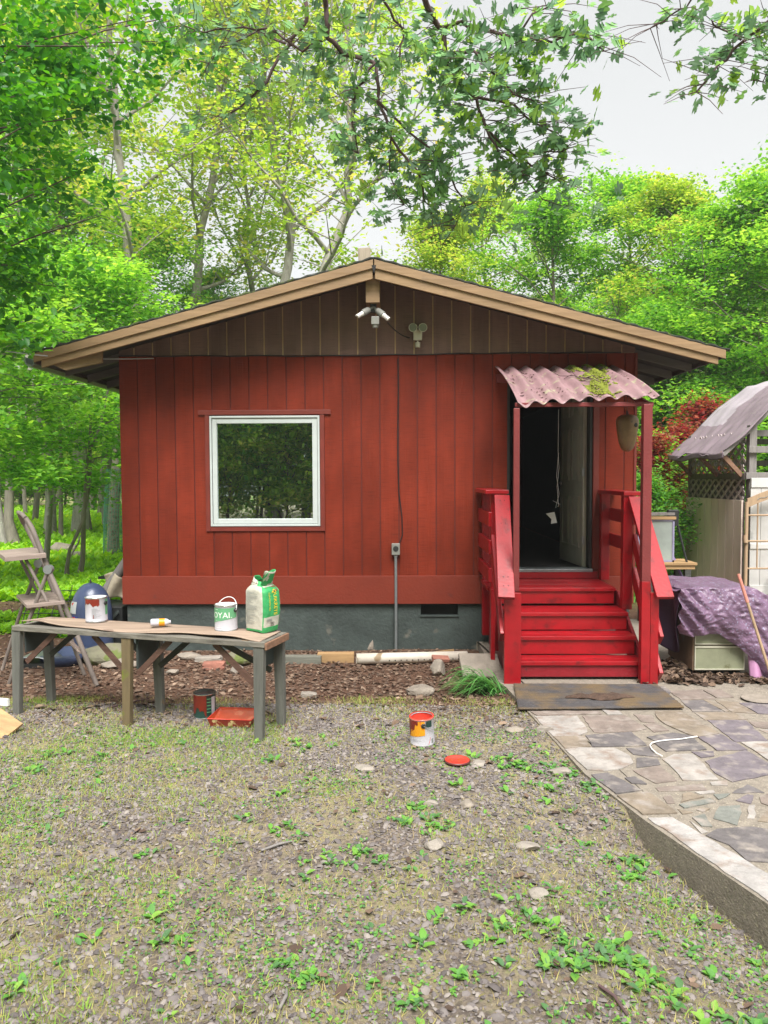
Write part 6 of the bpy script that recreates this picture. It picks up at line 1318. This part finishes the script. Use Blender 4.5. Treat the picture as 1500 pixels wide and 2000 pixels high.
# broad-leaved weeds
wl=np.array([(0,0,0),(.22,.25,.10),(.27,.55,.16),(.12,.85,.10),(0,1,.02),(-.12,.85,.10),(-.27,.55,.16),(-.22,.25,.10),(0,.5,.07)]); wf=np.array([(0,1,8),(1,2,8),(2,3,8),(3,4,8),(4,5,8),(5,6,8),(6,7,8),(7,0,8)])
cl_=[];
for _ in range(1100):
    x_=random.uniform(-3.2,2.1); y_=-3.1-random.random()**.9*3.6; dn=float(sn(x_,y_,1.9,7)); e_=float(edge_x(y_)); b_=.10+.35*(dn>.15)+.75*math.exp(-abs(e_-.14-x_)/.16)*(y_<-3.2)+.5*(y_<-5.1)*(x_>.1)
    if x_<e_-.03 and random.random()<b_: cl_.append((x_,y_))
for (a_,c_) in [(1030,1510),(1060,1500),(1130,1520),(1150,1545),(1170,1560),(1000,1500),(1240,1640),(1235,1660),(1220,1690),(700,1680),(680,1700),(860,1620),(820,1600),(1100,1880),(1130,1900),(1200,1860),(1180,1840),(1260,1920),(1060,1820),(940,1850),(590,1930),(560,1900),(800,1980),(1450,1980),(1480,1990),(1120,1860),(1160,1880),(1210,1890),(1090,1900),(1240,1900),(1020,1810),(980,1830),(1300,1950),(850,1640),(650,1690),(740,1700),(1090,1520),(1010,1515)]*4: q=P(a_+random.uniform(-26,26),c_+random.uniform(-13,13),z=-.03); cl_.append((q.x,q.y))
pw=[];rw=[];sw=[];tw_=[]
for (x_,y_) in cl_:
    if x_>float(edge_x(y_))-.02: continue
    k=random.randint(4,9); s0=random.uniform(.018,.055); a0_=random.uniform(0,6)
    for j in range(k):
        a=a0_+j*2.4; el=random.uniform(.1,.55); c,s2=math.cos(a),math.sin(a); ce,se=math.cos(el),math.sin(el)
        rw.append([[c,-s2*ce,s2*se],[s2,c*ce,-c*se],[0,se,ce]]); pw.append((x_+random.gauss(0,.018),y_+random.gauss(0,.018),float(gz(x_,y_))+.004)); sw.append(s0*random.uniform(.6,1.2)); tw_.append(random.random())
tag(scatter('weeds',wl,wf,np.array(pw),np.array(rw),np.array(sw),LF['weed'],np.array(tw_)),'low broad-leaved green weeds spread over gravel and along the path','weeds',kind='stuff')
# clover-like small leaves
n=42000; x=rng.uniform(-4.4,2.2,n); y=-2.9-rng.random(n)**1.1*4.; k=(sn(x,y,2.9,12)+.5*sn(x,y,7,3)>.30-.4*(x<-1.6)*(y<-3.2)-.25*(y<-5))&~inpath(x,y); x,y=x[k],y[k]; n=len(x)
tag(scatter('clover',wl[:, :]*[1.5,1,1],wf,np.stack([x,y,gz(x,y)+rng.uniform(0,.015,n)],1),rotm(n,tilt=.6),rng.uniform(.008,.019,n),LF['weed'],rng.random(n)),'tiny clover leaves dotted through the gravel','clover',kind='stuff')
# ferns and woodland grass
n=190000; r_n=rng.random(n); y=.2+r_n**1.6*44; x=-(y+8.4)*rng.uniform(.16,.68,n)-.0; k=(sn(x,y,.9,3)>-.6-.04*y)&~((y>1.3)&(y<3.6)&(sn(x,y,1.3,8)<.35))&~((y<1.2)&(sn(x,y,2,1)<.45)); x,y=x[k],y[k]; n=len(x); h=.10+.012*np.clip(y,0,22)
fr=np.array([(-.16,0,0),(.16,0,0),(.42,.35,.45),(-.42,.35,.45),(0,.95,.72)]); tag(scatter('ferns',fr,blf,np.stack([x,y,gz(x,y)-.01],1),rotm(n,tilt=.7),h*rng.uniform(.6,1.3,n),LF['fern'],np.clip(rng.random(n)*.8+.2*sn(x,y,.5),0,1)),'bright yellow-green ferns and grass carpeting the wood floor on the left','ferns',kind='stuff')
n=16000; x=rng.uniform(2.9,14,n); y=rng.uniform(3.2,24,n); k=~((x>4.4)&(x<8.4)&(y<4.6)); x,y=x[k],y[k]; n=len(x)
tag(scatter('undergrowth',fr,blf,np.stack([x,y,gz(x,y)-.01],1),rotm(n,tilt=.7),rng.uniform(.15,.5,n),LF['mid'],rng.random(n)),'green undergrowth behind the shelter and shrubs','undergrowth',kind='stuff')
# strap-leaved clump
def lilyf():
    t_=thing('daylily_clump','flopped clump of long green strap leaves left of the red steps','plant',setz((1.04,-1.86,0)))
    vs=[];fs=[];tn=[]; 
    for k in range(170):
        a=R(180)+random.gauss(0,.62) if random.random()<.85 else random.uniform(0,6.3); Lg=random.uniform(.16,.52)*(1 if math.cos(a)<0 else .5); hh=random.uniform(.05,.17)*Lg/.4; b0=V(random.gauss(0,.05),random.gauss(0,.05),0); d=V(math.cos(a),math.sin(a)*.75,0); sd_=V(-d.y,d.x,0).normalized(); w_=random.uniform(.004,.008); ns=7; o=len(vs)
        for i in range(ns+1):
            t2=i/ns; c=b0+d*Lg*t2+V(0,0,4*hh*t2*(1-t2*.93)); ww=w_*(1-t2**3)
            vs+=[tuple(c-sd_*ww),tuple(c+sd_*ww)]
        for i in range(ns): q=o+2*i; fs.append((q,q+1,q+3,q+2)); tn.append(0); 
        tn[-ns:]=[min(1,max(0,random.gauss(.45,.25)))]*ns
    npmesh('strap_leaves',np.array(vs),np.array(fs),4,LF['lily'],t_,tn)
lilyf()
# forest-edge rocks and dead branch
for i,(px,py,s_,mt_,lb) in enumerate(((122,1088,(.75,.5,.5),'stone','broad grey rock at the forest edge behind the ladder'),(150,1098,(.62,.4,.3),'stone2','pale rock beside the foot of the dead branch'),(170,1102,(.4,.3,.2),'stone2','small pale rock right of the dead branch foot'),(160,1078,(.7,.4,.22),'stone2','flat pale rock halfway to the netted tree'),(182,1074,(.35,.25,.25),'stone','small grey rock near the netted tree'),(168,1063,(.5,.3,.12),'stone','far flat grey rock in the ferns'))):
    p=P(px,py,z=-.2); rock('rock',lb,'rock',(p.x,p.y,p.z),(s_[0],s_[1],s_[2]),M[mt_],i*.7,50+i)
b0=P(130,1102,z=-.2); y0_=b0.y; m=MB(); m.tube([P(130,1104,y=y0_),P(142,1078,y=y0_+.05),P(153,1060,y=y0_+.1),P(155,1050,y=y0_+.1),P(165,1035,y=y0_+.15),P(168,1027,y=y0_+.15)],[.026,.024,.02,.018,.014,.008],7); tag(m.build('dead_branch',M['barkl']),'bare dead branch standing slanted out of the forest-edge rocks','branch')

# ---------------------------------------------------------------- thin white volume added to imitate lens glare over the woods
hm=bpy.data.materials.new('glare_haze'); hm.use_nodes=True; ht=hm.node_tree; ht.nodes.clear(); ho=ht.nodes.new('ShaderNodeOutputMaterial'); hv=ht.nodes.new('ShaderNodeVolumePrincipled')
hv.inputs['Color'].default_value=(.93,.96,.95,1); hv.inputs['Density'].default_value=.0014; hv.inputs['Anisotropy'].default_value=.2; ht.links.new(hv.outputs[0],ho.inputs['Volume'])
m=MB(); m.box((-113,-63,-2.6),(113,143,24)); tag(m.build('glare_haze',hm),kind='stuff')
